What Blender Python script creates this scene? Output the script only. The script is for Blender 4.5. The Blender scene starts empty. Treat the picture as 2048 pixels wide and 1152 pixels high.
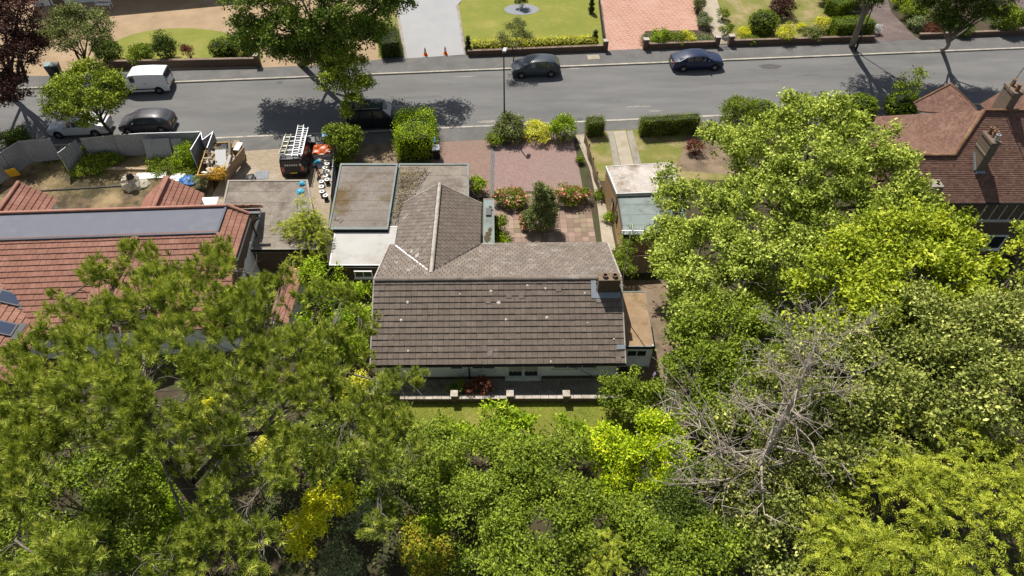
import bpy, math, random
import numpy as np
from mathutils import Vector, Matrix
random.seed(7); rng = np.random.default_rng(7)
SC = bpy.context.scene
COL = SC.collection
R = math.radians
# ------------------------------------------------------------------ camera
PITCH = R(47.5); CAMH = 32.0; HFOV = R(73.7)
cd = bpy.data.cameras.new('camera'); cam = bpy.data.objects.new('camera', cd); COL.objects.link(cam)
cam.location = (0, 0, CAMH); cam.rotation_euler = (math.pi/2 - PITCH, 0, 0)
cd.sensor_fit = 'HORIZONTAL'; cd.angle = HFOV; cd.clip_start = .5; cd.clip_end = 2000
SC.camera = cam
# ------------------------------------------------------------------ sky, sun, exposure
SUN_EL = R(55.5); SUN_DX, SUN_DY = -0.400, 0.916          # horizontal direction towards the sun
wd = bpy.data.worlds.new('World'); SC.world = wd; wd.use_nodes = True
nt = wd.node_tree; bg = nt.nodes['Background']; sk = nt.nodes.new('ShaderNodeTexSky')
sk.sky_type = 'NISHITA'; sk.sun_disc = False; sk.sun_elevation = SUN_EL
sk.sun_rotation = math.atan2(SUN_DX, SUN_DY)
hz = nt.nodes.new('ShaderNodeHueSaturation'); hz.inputs['Saturation'].default_value = .62; nt.links.new(sk.outputs[0], hz.inputs['Color']); nt.links.new(hz.outputs[0], bg.inputs[0]); bg.inputs[1].default_value = 0.075
sl = bpy.data.lights.new('sun', 'SUN'); sl.energy = 5.0; sl.angle = R(0.53); sl.color = (1, .95, .87)
so = bpy.data.objects.new('sun', sl); COL.objects.link(so); so.location = (-20, 60, 60)
sd = Vector((SUN_DX*math.cos(SUN_EL), SUN_DY*math.cos(SUN_EL), math.sin(SUN_EL)))
so.rotation_euler = sd.to_track_quat('Z', 'Y').to_euler()
SC.view_settings.view_transform = 'Standard'; SC.view_settings.look = 'None'
SC.view_settings.exposure = 0.30; SC.view_settings.gamma = 1.0
# ------------------------------------------------------------------ measuring helper: a photo pixel -> the real place at height z
FPX = 1024/math.tan(HFOV/2); G0 = .10
def W(px, py, z=G0):
    u = (px-1024)/FPX; v = (py-576)/FPX
    dy = math.cos(PITCH)-v*math.sin(PITCH); dz = -math.sin(PITCH)-v*math.cos(PITCH)
    t = (z-CAMH)/dz
    return Vector((u*t, dy*t, z))
# ------------------------------------------------------------------ materials
def newmat(name):
    m = bpy.data.materials.new(name); m.use_nodes = True
    n = m.node_tree; n.nodes.clear()
    return m, n, n.nodes.new, n.links.new
def ramp(N, L, fac, stops):
    r = N('ShaderNodeValToRGB'); e = r.color_ramp.elements
    while len(e) < len(stops): e.new(.5)
    for i, (p, c) in enumerate(stops): e[i].position = p; e[i].color = (*c, 1)
    L(fac, r.inputs[0]); return r.outputs[0]
def noise(N, L, vec, sc, detail=5, rough=.6):
    t = N('ShaderNodeTexNoise'); t.inputs['Scale'].default_value = sc; t.inputs['Detail'].default_value = detail
    t.inputs['Roughness'].default_value = rough; L(vec, t.inputs['Vector']); return t.outputs[0]
def math_(N, L, op, a, b):
    m = N('ShaderNodeMath'); m.operation = op
    for i, x in enumerate((a, b)):
        if isinstance(x, (int, float)): m.inputs[i].default_value = x
        else: L(x, m.inputs[i])
    return m.outputs[0]
def finish(m, n, N, L, col, rough, spec, metal, bumps, coat=0, rnd=0, vec=None, fine=0, fsc=60):
    b = N('ShaderNodeBsdfPrincipled'); o = N('ShaderNodeOutputMaterial')
    b.inputs['Roughness'].default_value = rough; b.inputs['Specular IOR Level'].default_value = spec
    b.inputs['Metallic'].default_value = metal; b.inputs['Coat Weight'].default_value = coat
    b.inputs['Coat Roughness'].default_value = .06
    if rnd or fine:
        h = N('ShaderNodeHueSaturation'); L(col, h.inputs['Color']); val = 1.0
        if rnd:
            oi = N('ShaderNodeObjectInfo'); at = N('ShaderNodeAttribute'); at.attribute_name = 'rnd'
            f = math_(N, L, 'FRACT', math_(N, L, 'ADD', oi.outputs['Random'], at.outputs['Fac']), 0)
            val = math_(N, L, 'ADD', math_(N, L, 'MULTIPLY', f, 2*rnd), 1-rnd)
        if fine:
            fn = math_(N, L, 'ADD', math_(N, L, 'MULTIPLY', noise(N, L, vec, fsc, 3, .7), 2*fine), 1-fine)
            val = math_(N, L, 'MULTIPLY', fn, val)
        L(val, h.inputs['Value']) if not isinstance(val, float) else None
        col = h.outputs[0]
    L(col, b.inputs['Base Color'])
    if bumps:
        st, hsock = bumps
        bm = N('ShaderNodeBump'); bm.inputs['Strength'].default_value = st; bm.inputs['Distance'].default_value = .03
        L(hsock, bm.inputs['Height']); L(bm.outputs[0], b.inputs['Normal'])
    L(b.outputs[0], o.inputs[0])
def mat(name, c1, c2=None, c3=None, sc=3, sc3=.5, lo3=.5, hi3=.68, rough=.85, bump=0, bsc=40, spec=.25, metal=0, rnd=0, coat=0, fine=0, fsc=60, stretch=None):
    m, n, N, L = newmat(name); g = N('ShaderNodeNewGeometry'); vec = g.outputs['Position']
    if stretch:
        mp = N('ShaderNodeMapping'); mp.inputs['Scale'].default_value = stretch; L(vec, mp.inputs[0]); vec = mp.outputs[0]
    col = ramp(N, L, noise(N, L, vec, sc), [(.32, c1), (.68, c2 or tuple(x*.8 for x in c1))])
    if c3:
        mx = N('ShaderNodeMix'); mx.data_type = 'RGBA'
        f = ramp(N, L, noise(N, L, vec, sc3, 7, .68), [(lo3, (0, 0, 0)), (hi3, (1, 1, 1))])
        L(f, mx.inputs[0]); L(col, mx.inputs[6]); mx.inputs[7].default_value = (*c3, 1); col = mx.outputs[2]
    finish(m, n, N, L, col, rough, spec, metal, (bump, noise(N, L, vec, bsc, 4)) if bump else None, coat, rnd, vec, fine, fsc)
    return m
def brickmat(name, c1, c2, mortar, bw, bh, axes='xy', ms=.012, rot=0, offset=.5, c3=None, sc3=.4, lo3=.5, hi3=.7, rough=.9, bump=.5, fine=.15):
    m, n, N, L = newmat(name); g = N('ShaderNodeNewGeometry'); sp = N('ShaderNodeSeparateXYZ'); L(g.outputs['Position'], sp.inputs[0])
    cb = N('ShaderNodeCombineXYZ'); ix = 'xyz'
    for k, a in enumerate(axes): L(sp.outputs[ix.index(a)], cb.inputs[k])
    mp = N('ShaderNodeMapping'); mp.inputs['Rotation'].default_value = (0, 0, rot); L(cb.outputs[0], mp.inputs[0])
    t = N('ShaderNodeTexBrick'); t.offset = offset; t.inputs['Scale'].default_value = 1
    t.inputs['Color1'].default_value = (*c1, 1); t.inputs['Color2'].default_value = (*c2, 1); t.inputs['Mortar'].default_value = (*mortar, 1)
    t.inputs['Brick Width'].default_value = bw; t.inputs['Row Height'].default_value = bh; t.inputs['Mortar Size'].default_value = ms
    t.inputs['Mortar Smooth'].default_value = .2; L(mp.outputs[0], t.inputs[0]); col = t.outputs[0]
    if c3:
        mx = N('ShaderNodeMix'); mx.data_type = 'RGBA'
        f = ramp(N, L, noise(N, L, g.outputs['Position'], sc3, 7, .68), [(lo3, (0, 0, 0)), (hi3, (.8, .8, .8))])
        L(f, mx.inputs[0]); L(col, mx.inputs[6]); mx.inputs[7].default_value = (*c3, 1); col = mx.outputs[2]
    inv = math_(N, L, 'SUBTRACT', 1, t.outputs['Fac'])
    finish(m, n, N, L, col, rough, .2, 0, (bump, inv), 0, 0, g.outputs['Position'], fine, 9)
    return m
def leafmat(name, stops, trans=.35, gloss=.10, gain=2.15, blue=.64):
    gloss = min(gloss, .022); trans *= .4; stops = [tuple(min(.82, x*gain*w) for x, w in zip(c, (.97, 1.0, blue))) for c in stops]; stops[0] = tuple(x*.62 for x in stops[0]); stops[1] = tuple(x*.82 for x in stops[1])
    m, n, N, L = newmat(name); at = N('ShaderNodeAttribute'); at.attribute_name = 'rnd'
    k = len(stops); col = ramp(N, L, at.outputs['Fac'], [(i/(k-1), c) for i, c in enumerate(stops)])
    d = N('ShaderNodeBsdfDiffuse'); t = N('ShaderNodeBsdfTranslucent'); gl = N('ShaderNodeBsdfGlossy'); gl.inputs['Roughness'].default_value = .5
    h = N('ShaderNodeHueSaturation'); h.inputs['Hue'].default_value = .485; h.inputs['Saturation'].default_value = 1.1; h.inputs['Value'].default_value = 1.25; L(col, h.inputs['Color'])
    L(col, d.inputs[0]); L(h.outputs[0], t.inputs[0]); gl.inputs[0].default_value = (.6, .65, .55, 1)
    a = N('ShaderNodeMixShader'); a.inputs[0].default_value = trans; L(d.outputs[0], a.inputs[1]); L(t.outputs[0], a.inputs[2])
    b = N('ShaderNodeMixShader'); b.inputs[0].default_value = gloss; L(a.outputs[0], b.inputs[1]); L(gl.outputs[0], b.inputs[2])
    o = N('ShaderNodeOutputMaterial'); L(b.outputs[0], o.inputs[0]); return m
def glassmat(name, c, rough=.05):
    m, n, N, L = newmat(name); b = N('ShaderNodeBsdfPrincipled'); o = N('ShaderNodeOutputMaterial')
    b.inputs['Base Color'].default_value = (*c, 1); b.inputs['Roughness'].default_value = rough; b.inputs['Specular IOR Level'].default_value = .8
    b.inputs['Coat Weight'].default_value = .6; b.inputs['Coat Roughness'].default_value = .03
    L(b.outputs[0], o.inputs[0]); return m
# ------------------------------------------------------------------ mesh helpers
WM = {}
class MB:
    def __init__(s): s.v = []; s.f = []; s.r = []
    def add(s, vs, fs, rnd=None):
        o = len(s.v); s.v += [tuple(v) for v in vs]; s.f += [tuple(i+o for i in f) for f in fs]
        s.r += [random.random() if rnd is None else rnd]*len(fs); return s
    def hexa(s, p, rnd=None):      # p: 8 corners, bottom ring then top ring
        return s.add(p, [(3,2,1,0),(4,5,6,7),(0,1,5,4),(1,2,6,5),(2,3,7,6),(3,0,4,7)], rnd)
    def box(s, c, d, rz=0, rx=0, ry=0, rnd=None):
        m = Matrix.Rotation(rz, 3, 'Z') @ Matrix.Rotation(ry, 3, 'Y') @ Matrix.Rotation(rx, 3, 'X'); c = Vector(c)
        q = [(-1,-1),(1,-1),(1,1),(-1,1)]
        return s.hexa([c + m @ Vector((a*d[0]/2, b*d[1]/2, z*d[2]/2)) for z in (-1, 1) for a, b in q], rnd)
    def bar(s, a, b, w, h):        # rectangular bar from a to b
        a = Vector(a); b = Vector(b); d = (b-a).normalized(); up = Vector((0,0,1))
        if abs(d.z) > .95: up = Vector((1,0,0))
        x = d.cross(up).normalized()*w/2; y = x.cross(d).normalized()*h/2
        return s.hexa([a-x-y, a+x-y, a+x+y, a-x+y, b-x-y, b+x-y, b+x+y, b-x+y])
    def prism(s, pts, z0, z1):     # polygon in xy
        k = len(pts); A = sum(pts[i][0]*pts[(i+1)%k][1]-pts[(i+1)%k][0]*pts[i][1] for i in range(k))
        if A < 0: pts = pts[::-1]
        v = [(p[0], p[1], z0) for p in pts]+[(p[0], p[1], z1) for p in pts]
        return s.add(v, [tuple(range(k))[::-1], tuple(range(k, 2*k))]+[(i, (i+1)%k, k+(i+1)%k, k+i) for i in range(k)])
    def tube(s, pts, rad, n=6, cap=True):
        pts = [Vector(p) for p in pts]; k = len(pts)
        if not hasattr(rad, '__len__'): rad = [rad]*k
        vs = []; ref = None
        for i, p in enumerate(pts):
            d = (pts[min(i+1, k-1)]-pts[max(i-1, 0)]); d = d.normalized() if d.length > 1e-9 else Vector((0,0,1))
            if ref is None: ref = Vector((1,0,0)) if abs(d.x) < .8 else Vector((0,1,0))
            x = d.cross(ref).normalized(); y = d.cross(x); ref = y.cross(d) if False else ref
            for j in range(n):
                a = 2*math.pi*j/n; vs.append(p+(x*math.cos(a)+y*math.sin(a))*rad[i])
        fs = [(i*n+j, i*n+(j+1)%n, (i+1)*n+(j+1)%n, (i+1)*n+j) for i in range(k-1) for j in range(n)]
        if cap: fs += [tuple(range(n))[::-1], tuple(range((k-1)*n, k*n))]
        return s.add(vs, fs)
    def lathe(s, prof, c=(0,0,0), n=16):   # prof: (r,z)
        vs = [(c[0]+r*math.cos(2*math.pi*j/n), c[1]+r*math.sin(2*math.pi*j/n), c[2]+z) for r, z in prof for j in range(n)]
        k = len(prof); fs = [(i*n+j, i*n+(j+1)%n, (i+1)*n+(j+1)%n, (i+1)*n+j) for i in range(k-1) for j in range(n)]
        fs += [tuple(range(n))[::-1], tuple(range((k-1)*n, k*n))]; return s.add(vs, fs)
    def mesh(s, name, smooth=False):
        me = bpy.data.meshes.new(name); me.from_pydata(s.v, [], s.f); me.update()
        at = me.attributes.new('rnd', 'FLOAT', 'FACE'); at.data.foreach_set('value', s.r)
        if smooth: me.polygons.foreach_set('use_smooth', [True]*len(me.polygons))
        return me
def link(name, data, m=None, parent=None, M=None, local=False):
    o = bpy.data.objects.new(name, data); COL.objects.link(o)
    if m is not None and data is not None and not data.materials: data.materials.append(m)
    M = M or Matrix.Identity(4); o.matrix_basis = M
    if parent is not None:
        o.parent = parent
        if not local: o.matrix_parent_inverse = WM[parent.name].inverted()
        WM[o.name] = M if not local else WM[parent.name] @ M
    else: WM[o.name] = M
    return o
def obj(name, mb, m, parent=None, M=None, local=False, smooth=False):
    return link(name, mb.mesh(name, smooth) if isinstance(mb, MB) else mb, m, parent, M, local)
def tag(o, label, cat, group=None):
    o['label'] = label; o['category'] = cat
    if group: o['group'] = group
    return o
def thing(name, label, cat, loc=(0,0,0), rz=0, group=None):
    M = Matrix.Translation(Vector(loc)) @ Matrix.Rotation(rz, 4, 'Z')
    return tag(link(name, None, None, None, M), label, cat, group)
def struct(name, mb, m, parent=None):
    o = obj(name, mb, m, parent)
    if parent is None: o['kind'] = 'structure'
    return o
def xy(pts, z=G0): return [tuple(W(p[0], p[1], z)[:2]) for p in pts]
LV = [0]
def sheet(name, pxpts, m, lvl=1, world=False):
    z = G0+.004*lvl; b = MB(); b.prism(pxpts if world else xy(pxpts, z), z-.09, z)
    return struct(name, b, m)
# fast quads for foliage
def quadmesh(name, V, nper, rnd, m):
    V = np.asarray(V, np.float32).reshape(-1, 3); k = len(V)//nper
    me = bpy.data.meshes.new(name); me.vertices.add(len(V)); me.vertices.foreach_set('co', V.ravel())
    me.loops.add(len(V)); me.loops.foreach_set('vertex_index', np.arange(len(V), dtype=np.int32))
    me.polygons.add(k); me.polygons.foreach_set('loop_start', np.arange(0, len(V), nper, dtype=np.int32))
    me.update(calc_edges=True)
    at = me.attributes.new('rnd', 'FLOAT', 'FACE'); at.data.foreach_set('value', np.clip(rnd, 0.01, .99).astype(np.float32))
    me.materials.append(m); return me
def unit(a): return a/np.maximum(np.linalg.norm(a, axis=1, keepdims=True), 1e-6)
def kites(P, D, N, L, Wd, fold=.0):
    D = unit(D); S = unit(np.cross(D, N)); L = L[:, None]; Wd = Wd[:, None]; U = np.cross(S, D)
    mid = P+D*L*.45+U*L*fold; tip = P+D*L
    return np.stack([P, mid+S*Wd*.5, tip, mid-S*Wd*.5], 1)
# ------------------------------------------------------------------ vegetation builders
def rdir(n):
    a = rng.normal(size=(n, 3)); return unit(a)
def leafcloud(C, OUT, per, spread, L, crnd, up=.6, aspect=.55, jit=.35, fold=.08):
    """C clump centres, OUT outward directions, per leaves per clump"""
    n = len(C)*per; Ci = np.repeat(C, per, 0); Oi = np.repeat(OUT, per, 0)
    off = rng.normal(size=(n, 3))*spread*np.array([.8, .8, .45]); P = Ci+off
    D = unit(Oi*.6+rng.normal(size=(n, 3))*.7+np.array([0, 0, -.15])); Nn = unit(rng.normal(size=(n, 3))*.40+np.array([0, 0, up])+Oi*.85)
    l = L*(.5+1.0*rng.random(n)); V = kites(P, D, Nn, l, l*aspect, fold)
    r = np.repeat(crnd, per)*.6+rng.random(n)*.4+(rng.random(n)-.5)*jit*.3
    return V, r
def shell(lobes, dens, inner=.62, zmin=.25, low=.45, core=.74, cden=.42, bil=6.5, gapcut=-1.1):
    """clump centres on the outer part of a set of ellipsoid lobes, dens = clumps per m2"""
    ph = rng.random(4)*6.28; Cs, Os = [], []; cores = [(np.array(c), np.array(r)*.62) for c, r in lobes]
    def pts(c, r, dn, inn):
        r = np.array(r); A = 4*math.pi*(((r[0]*r[1])**1.6+(r[0]*r[2])**1.6+(r[1]*r[2])**1.6)/3)**(1/1.6)
        n = max(3, int(A*dn+rng.random())); d = rdir(n); d = np.where((d[:, 2:3] < -.3) & (rng.random((n, 1)) > low), -d, d)
        return np.array(c)+d*r*(inn+(1.06-inn)*rng.random((n, 1))**.5), unit(d/r)
    for i, (c, r) in enumerate(lobes):     # every lobe is a loose core plus many small billows of leaves
        rm = (r[0]+r[1]+r[2])/3; Pl, Ol = [], []
        p, o = pts(c, np.array(r)*(.95 if rm < .5 else core), dens*(max(cden, .7) if rm < .5 else cden), inner); Pl.append(p); Ol.append(o)
        for d in rdir(int(bil*(.9+rm*rm))) if bil else []:
            if d[2] < -.25: d = -d
            q = random.uniform(.30, .66)*min(1, rm/1.15); f = random.uniform(.58, 1.08)
            p, o = pts([c[m]+d[m]*r[m]*f for m in range(3)], (q, q, q*.62), dens*.95, .35); Pl.append(p); Ol.append(unit(o+d*.6))
        P = np.concatenate(Pl); O = np.concatenate(Ol); ok = P[:, 2] > zmin
        for j, (c2, r2) in enumerate(cores):
            if j != i: ok &= (((P-c2)/r2)**2).sum(1) > 1
        if bil and rm > .6:                # irregular gaps between the billows
            ok &= (np.sin(P[:, 0]*2.3+ph[0])+np.sin(P[:, 1]*2.5+ph[1])+np.sin(P[:, 2]*2.9+ph[2])+np.sin((P[:, 0]+P[:, 1])*1.5+ph[3])) > gapcut
        Cs.append(P[ok]); Os.append(O[ok])
    return np.concatenate(Cs), np.concatenate(Os)
def curve(a, b, k=5, sag=.0, wob=.12):
    a = Vector(a); b = Vector(b); L = (b-a).length; pts = []
    w = Vector((random.uniform(-1, 1), random.uniform(-1, 1), random.uniform(-.5, .5)))*L*wob
    for i in range(k+1):
        t = i/k; p = a.lerp(b, t)+w*math.sin(math.pi*t); p.z += sag*L*math.sin(math.pi*t); pts.append(p)
    return pts
def taper(r0, r1, k): return [r0+(r1-r0)*i/k for i in range(k+1)]
def broad_tree(name, label, cat, base, lobes, lm, bark, L=.16, dens=3.0, per=18, spread=.3, r0=.22, group=None, twigs=10, inner=.62, fork=.45, up=.6, aspect=.55, low=.45, zmin=.25, gapcut=-1.1):
    base = Vector(base); t = thing(name, label, cat, base, 0, group)
    cen = sum((Vector(c) for c, r in lobes), Vector())/len(lobes); ztop = max(c[2] for c, r in lobes)
    top = Vector((cen.x, cen.y, base.z+(ztop-base.z)*fork)); b = MB(); tp = curve(base-Vector((0,0,.1)), top, 5, 0, .05)
    b.tube(tp, taper(r0, r0*.6, 5), 8); b2 = MB()
    for c, r in lobes:
        c = Vector(c); s = tp[random.randint(3, 5)]; ln = (c-s).length; cp = curve(s, c, 5, .12, .10)
        b.tube(cp, taper(r0*.5, r0*.16, 5), 6)
        for k in range(twigs):
            d = rdir(1)[0]; e = Vector((c.x+d[0]*r[0]*.9, c.y+d[1]*r[1]*.9, c.z+d[2]*r[2]*.9)); st = cp[random.randint(2, 5)]
            tpnts = curve(st, e, 4, .06, .12); b2.tube(tpnts, taper(r0*.13, .012, 4), 4, False)
    obj('trunk', b, bark, t, smooth=True); obj('branch', b2, bark, t, smooth=True)
    C, O = shell(lobes, dens, inner, zmin, low, gapcut=gapcut); V, r = leafcloud(C, O, per, spread, L, rng.random(len(C)), up, aspect)
    link('crown', quadmesh('crown', V, 4, r, lm), None, t); return t
def shrub(name, label, px, py, rx, h, lm, L=.09, dens=9, per=12, spread=.12, group=None, ry=None, cat='shrub', z0=None, lobes=None, flower=None, nfl=0, fs=.08, up=.5, aspect=.6, loc=None, low=.6, solid=False):
    p = Vector(loc) if loc is not None else W(px, py); ry = ry or rx; t = thing(name, label, cat, p, 0, group)
    if lobes is None:
        lobes = [((p.x, p.y, p.z+h*.5), (rx, ry, h*.52))]
        for k in range(4):
            a = random.random()*6.28; q = random.uniform(.35, .6)
            lobes.append(((p.x+math.cos(a)*rx*.55, p.y+math.sin(a)*ry*.55, p.z+h*random.uniform(.35, .7)), (rx*q, ry*q, h*q*.6)))
    b = MB()
    for k in range(7):
        c, r = random.choice(lobes); d = rdir(1)[0]
        e = Vector(c)+Vector((d[0]*r[0]*.7, d[1]*r[1]*.7, abs(d[2])*r[2]*.7)); b.tube(curve((p.x+random.uniform(-.1,.1), p.y+random.uniform(-.1,.1), p.z-.05), e, 3), taper(.03, .008, 3), 4, False)
    obj('stem', b, BARK, t)
    if solid:                              # dark solid core added to close see-through gaps between the leaves
        q = MB()
        for c, r in lobes: q.lathe([(max(.01, r[0]*.9*math.cos(a)), r[2]*.9*math.sin(a)) for a in (-1.5, -1, -.5, 0, .4, .8, 1.2, 1.5)], c, 14)
        obj('dark_core', q, M_core, t)
    C, O = shell(lobes, dens, .9, p.z+.02, low, 1.0, 1.0, 0) if solid else shell(lobes, dens*1.5, .6, p.z+.02, low,   .92, .85, 6.5, -9); V, r = leafcloud(C, O, per, spread, L, rng.random(len(C)), up, aspect)
    link('foliage', quadmesh('foliage', V, 4, r, lm), None, t)
    if flower:
        up_ = O[:, 2] > -.1; idx = rng.choice(np.where(up_)[0], min(nfl, up_.sum()), replace=False)
        V, r = leafcloud(C[idx]+O[idx]*spread*.9, O[idx], 6, fs*.55, fs, rng.random(len(idx)), 1.0, .95)
        link('blossom', quadmesh('blossom', V, 4, r, flower), None, t)
    return t
def hedge(name, label, pts, w, h, lm, L=.06, dens=330, group=None, core=None, cat='hedge', rough=.05, top=0.):
    """clipped hedge along a world polyline"""
    t = thing(name, label, cat, (pts[0][0], pts[0][1], G0), 0, group); b = MB(); P, O = [], []
    for a, c in zip(pts[:-1], pts[1:]):
        a = Vector((*a[:2], G0)); c = Vector((*c[:2], G0)); d = c-a; ln = d.length; d.normalize(); s = Vector((-d.y, d.x, 0)); q = w/2-.07
        b.hexa([a-s*q+d*.06, c-s*q-d*.06, c+s*q-d*.06, a+s*q+d*.06]+[x+Vector((0,0,h-.09)) for x in (a-s*q*.95+d*.08, c-s*q*.95-d*.08, c+s*q*.95-d*.08, a+s*q*.95+d*.08)])
        areas = [ln*w, ln*h, ln*h, w*h, w*h]; z = Vector((0,0,1))
        for k, A in enumerate(areas):
            n = int(A*dens); u = rng.random((n, 1)); v = rng.random((n, 1))
            A_, D_, S_, Z_ = (np.array(x) for x in (a, d, s, z))
            if k == 0: p = A_+D_*u*ln+S_*(v-.5)*w+Z_*(h+top*np.sin(u*9)); o = Z_
            elif k in (1, 2): sg = 1 if k == 1 else -1; p = A_+D_*u*ln+S_*sg*w/2+Z_*v*h; o = S_*sg
            else: sg = 0 if k == 3 else 1; p = A_+D_*ln*sg+S_*(u-.5)*w+Z_*v*h; o = D_*(sg*2-1)
            p = p+rng.normal(size=(n, 3))*rough; # round the top edges
            P.append(p); O.append(np.repeat(o[None], n, 0)+Z_*.25)
    obj('stem', b, core or M_core, t)  # not stems: dark solid block added inside to make the hedge opaque
    P = np.concatenate(P); O = unit(np.concatenate(O)); n = len(P)
    D = unit(rng.normal(size=(n, 3))*.8+O*.5); l = L*(.7+.7*rng.random(n))
    V = kites(P, D, unit(O+rng.normal(size=(n, 3))*.5), l, l*.6, .05); cl = np.sin(P[:, 0]*3.1)*np.sin(P[:, 1]*2.7+P[:, 2]*3)
    link('foliage', quadmesh('foliage', V, 4, .4+.2*cl+rng.random(n)*.4, lm), None, t); return t
def pine_tufts(C, AX, nneed, L, wd, crnd):
    n = len(C)*nneed; P = np.repeat(C, nneed, 0); A = np.repeat(AX, nneed, 0)
    al = rng.random(n); P = P+A*((al-.5)*.30)[:, None]                  # along the shoot
    rad = rng.normal(size=(n, 3)); rad = unit(rad-A*(rad*A).sum(1, keepdims=True))
    ang = R(62)-al*R(44)+rng.normal(size=n)*.12
    D = A*np.cos(ang)[:, None]+rad*np.sin(ang)[:, None]; l = L*(.7+.5*rng.random(n)); S = unit(np.cross(D, rng.normal(size=(n, 3))))*(wd*.5)
    V = np.stack([P-S, P+S, P+D*l[:, None]], 1)
    return V, np.repeat(crnd, nneed)*.55+rng.random(n)*.35+al*.12
def sprays(C, AX, nl, length, L, wd, crnd):
    """drooping flat fronds"""
    n = len(C)*nl; A = np.repeat(unit(AX), nl, 0); t = np.tile((np.arange(nl)+.5)/nl, len(C)); sd = np.tile(np.where(np.arange(nl) % 2 == 0, 1., -1.), len(C))
    Z = np.array([0, 0, 1.]); S = unit(np.cross(A, Z)); ln = np.repeat(length*(.6+.7*rng.random(len(C))), nl)
    P = np.repeat(C, nl, 0)+A*(t*ln)[:, None]-Z*(.55*ln*t**2)[:, None]
    T = unit(A-Z*(1.1*t)[:, None]); D = unit(T*.75+S*(sd*.8)[:, None]+rng.normal(size=(n, 3))*.18)
    l = L*(1.15-.7*t)*(.7+.6*rng.random(n)); V = kites(P, D, unit(Z+rng.normal(size=(n, 3))*.35), l, np.full(n, wd), .02)
    return V, np.repeat(crnd, nl)*.5+rng.random(n)*.3+t*.25
def g_(v): return tuple(v)
# foliage colours
LM = {
 'syc': leafmat('leaf_sycamore', [(.042,.066,.010),(.105,.135,.020),(.195,.225,.042),(.33,.345,.11)], .35, .12, 2.35, 0.78),
 'acer': leafmat('leaf_yellow_green', [(.05,.075,.008),(.11,.138,.014),(.18,.205,.022),(.29,.29,.05)], .35, .1, 2.55, 0.64),
 'dark': leafmat('leaf_dark_cream', [(.034,.048,.010),(.075,.092,.020),(.145,.155,.042),(.34,.335,.13)], .3, .12, 2.30, 0.75),
 'green': leafmat('leaf_mid_green', [(.034,.058,.008),(.078,.112,.014),(.135,.172,.022),(.22,.25,.045)], .35, .12, 1.95, 0.66),
 'bright': leafmat('leaf_bright_green', [(.04,.075,.006),(.09,.14,.008),(.16,.22,.012),(.27,.31,.03)], .4, .12, 2.20, 0.60),
 'lime': leafmat('leaf_lime', [(.06,.10,.006),(.12,.17,.008),(.20,.25,.010),(.42,.38,.02)], .4, .1, 2.40, 0.60),
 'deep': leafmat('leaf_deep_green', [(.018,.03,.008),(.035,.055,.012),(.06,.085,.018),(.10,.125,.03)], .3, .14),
 'pine': leafmat('needle_pine', [(.028,.045,.010),(.085,.11,.022),(.185,.205,.046),(.34,.345,.115)], .25, .05, 2.60, 0.70),
 'feather': leafmat('frond_yellow_green', [(.045,.065,.008),(.10,.12,.012),(.175,.19,.022),(.27,.275,.05)], .35, .05, 2.30, 0.70),
 'yellow': leafmat('leaf_yellow', [(.25,.24,.02), (.45,.38,.015), (.62,.50,.02), (.70,.60,.05)], .35, .05),
 'gold': leafmat('leaf_gold_hedge', [(.10,.13,.02), (.28,.26,.04), (.45,.38,.06), (.55,.46,.10)], .35, .06),
 'box': leafmat('leaf_clipped_hedge', [(.04,.062,.010), (.07,.10,.015), (.12,.15,.022), (.19,.22,.04)], .25, .1),
 'boxy': leafmat('leaf_lime_hedge', [(.05,.085,.006), (.085,.13,.008), (.13,.18,.012), (.18,.225,.02)], .3, .08),
 'purple': leafmat('leaf_purple', [(.010,.006,.010), (.028,.012,.016), (.055,.022,.026), (.10,.05,.05)], .2, .16),
 'maroon': leafmat('leaf_maroon', [(.03,.012,.012), (.07,.022,.022), (.12,.035,.03), (.16,.06,.045)], .25, .1),
 'grey': leafmat('leaf_grey_green', [(.045,.06,.035), (.09,.11,.07), (.15,.17,.11), (.24,.25,.17)], .25, .12),
 'olive': leafmat('leaf_olive', [(.035,.05,.018), (.07,.085,.035), (.12,.13,.06), (.20,.19,.11)], .3, .12),
 'pink': leafmat('petal_pink', [(.55,.05,.10), (.70,.10,.16), (.80,.18,.20), (.80,.30,.28)], .3, .05),
 'white': leafmat('petal_white', [(.65,.62,.50), (.75,.72,.62), (.8,.8,.72), (.85,.85,.8)], .3, .05),
 'lilac': leafmat('petal_lilac', [(.20,.14,.40), (.30,.22,.55), (.40,.30,.62), (.5,.42,.7)], .3, .05),
 'rust': leafmat('leaf_rust', [(.05,.075,.01), (.10,.13,.012), (.19,.17,.02), (.20,.10,.02)], .3, .06),
 'litter': leafmat('leaf_litter', [(.05,.032,.018), (.09,.058,.03), (.14,.095,.05), (.20,.15,.09)], .1, .02, 1.4),
 'plane': leafmat('leaf_plane', [(.025,.042,.010), (.05,.08,.015), (.09,.125,.024), (.15,.19,.045)], .3, .1),
 'street': leafmat('leaf_street_tree', [(.035,.055,.010), (.08,.11,.015), (.14,.17,.024), (.25,.26,.05)], .3, .1, 2.3),
 'straw': leafmat('straw_orange', [(.28,.11,.02), (.42,.19,.03), (.55,.27,.05), (.62,.36,.10)], .2, .04),
 'grass': leafmat('blade_grass', [(.06,.10,.014), (.11,.16,.022), (.18,.22,.035), (.28,.27,.08)], .3, .05),
}
BARK = mat('bark_brown', (.09,.065,.045), (.045,.035,.025), sc=9, bump=.6, bsc=25)
BARKG = mat('bark_grey', (.26,.225,.185), (.14,.12,.10), sc=9, bump=.6, bsc=30)
BARKD = mat('bark_dead', (.47,.41,.335), (.31,.265,.21), sc=6, bump=.5, bsc=30)
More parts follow.
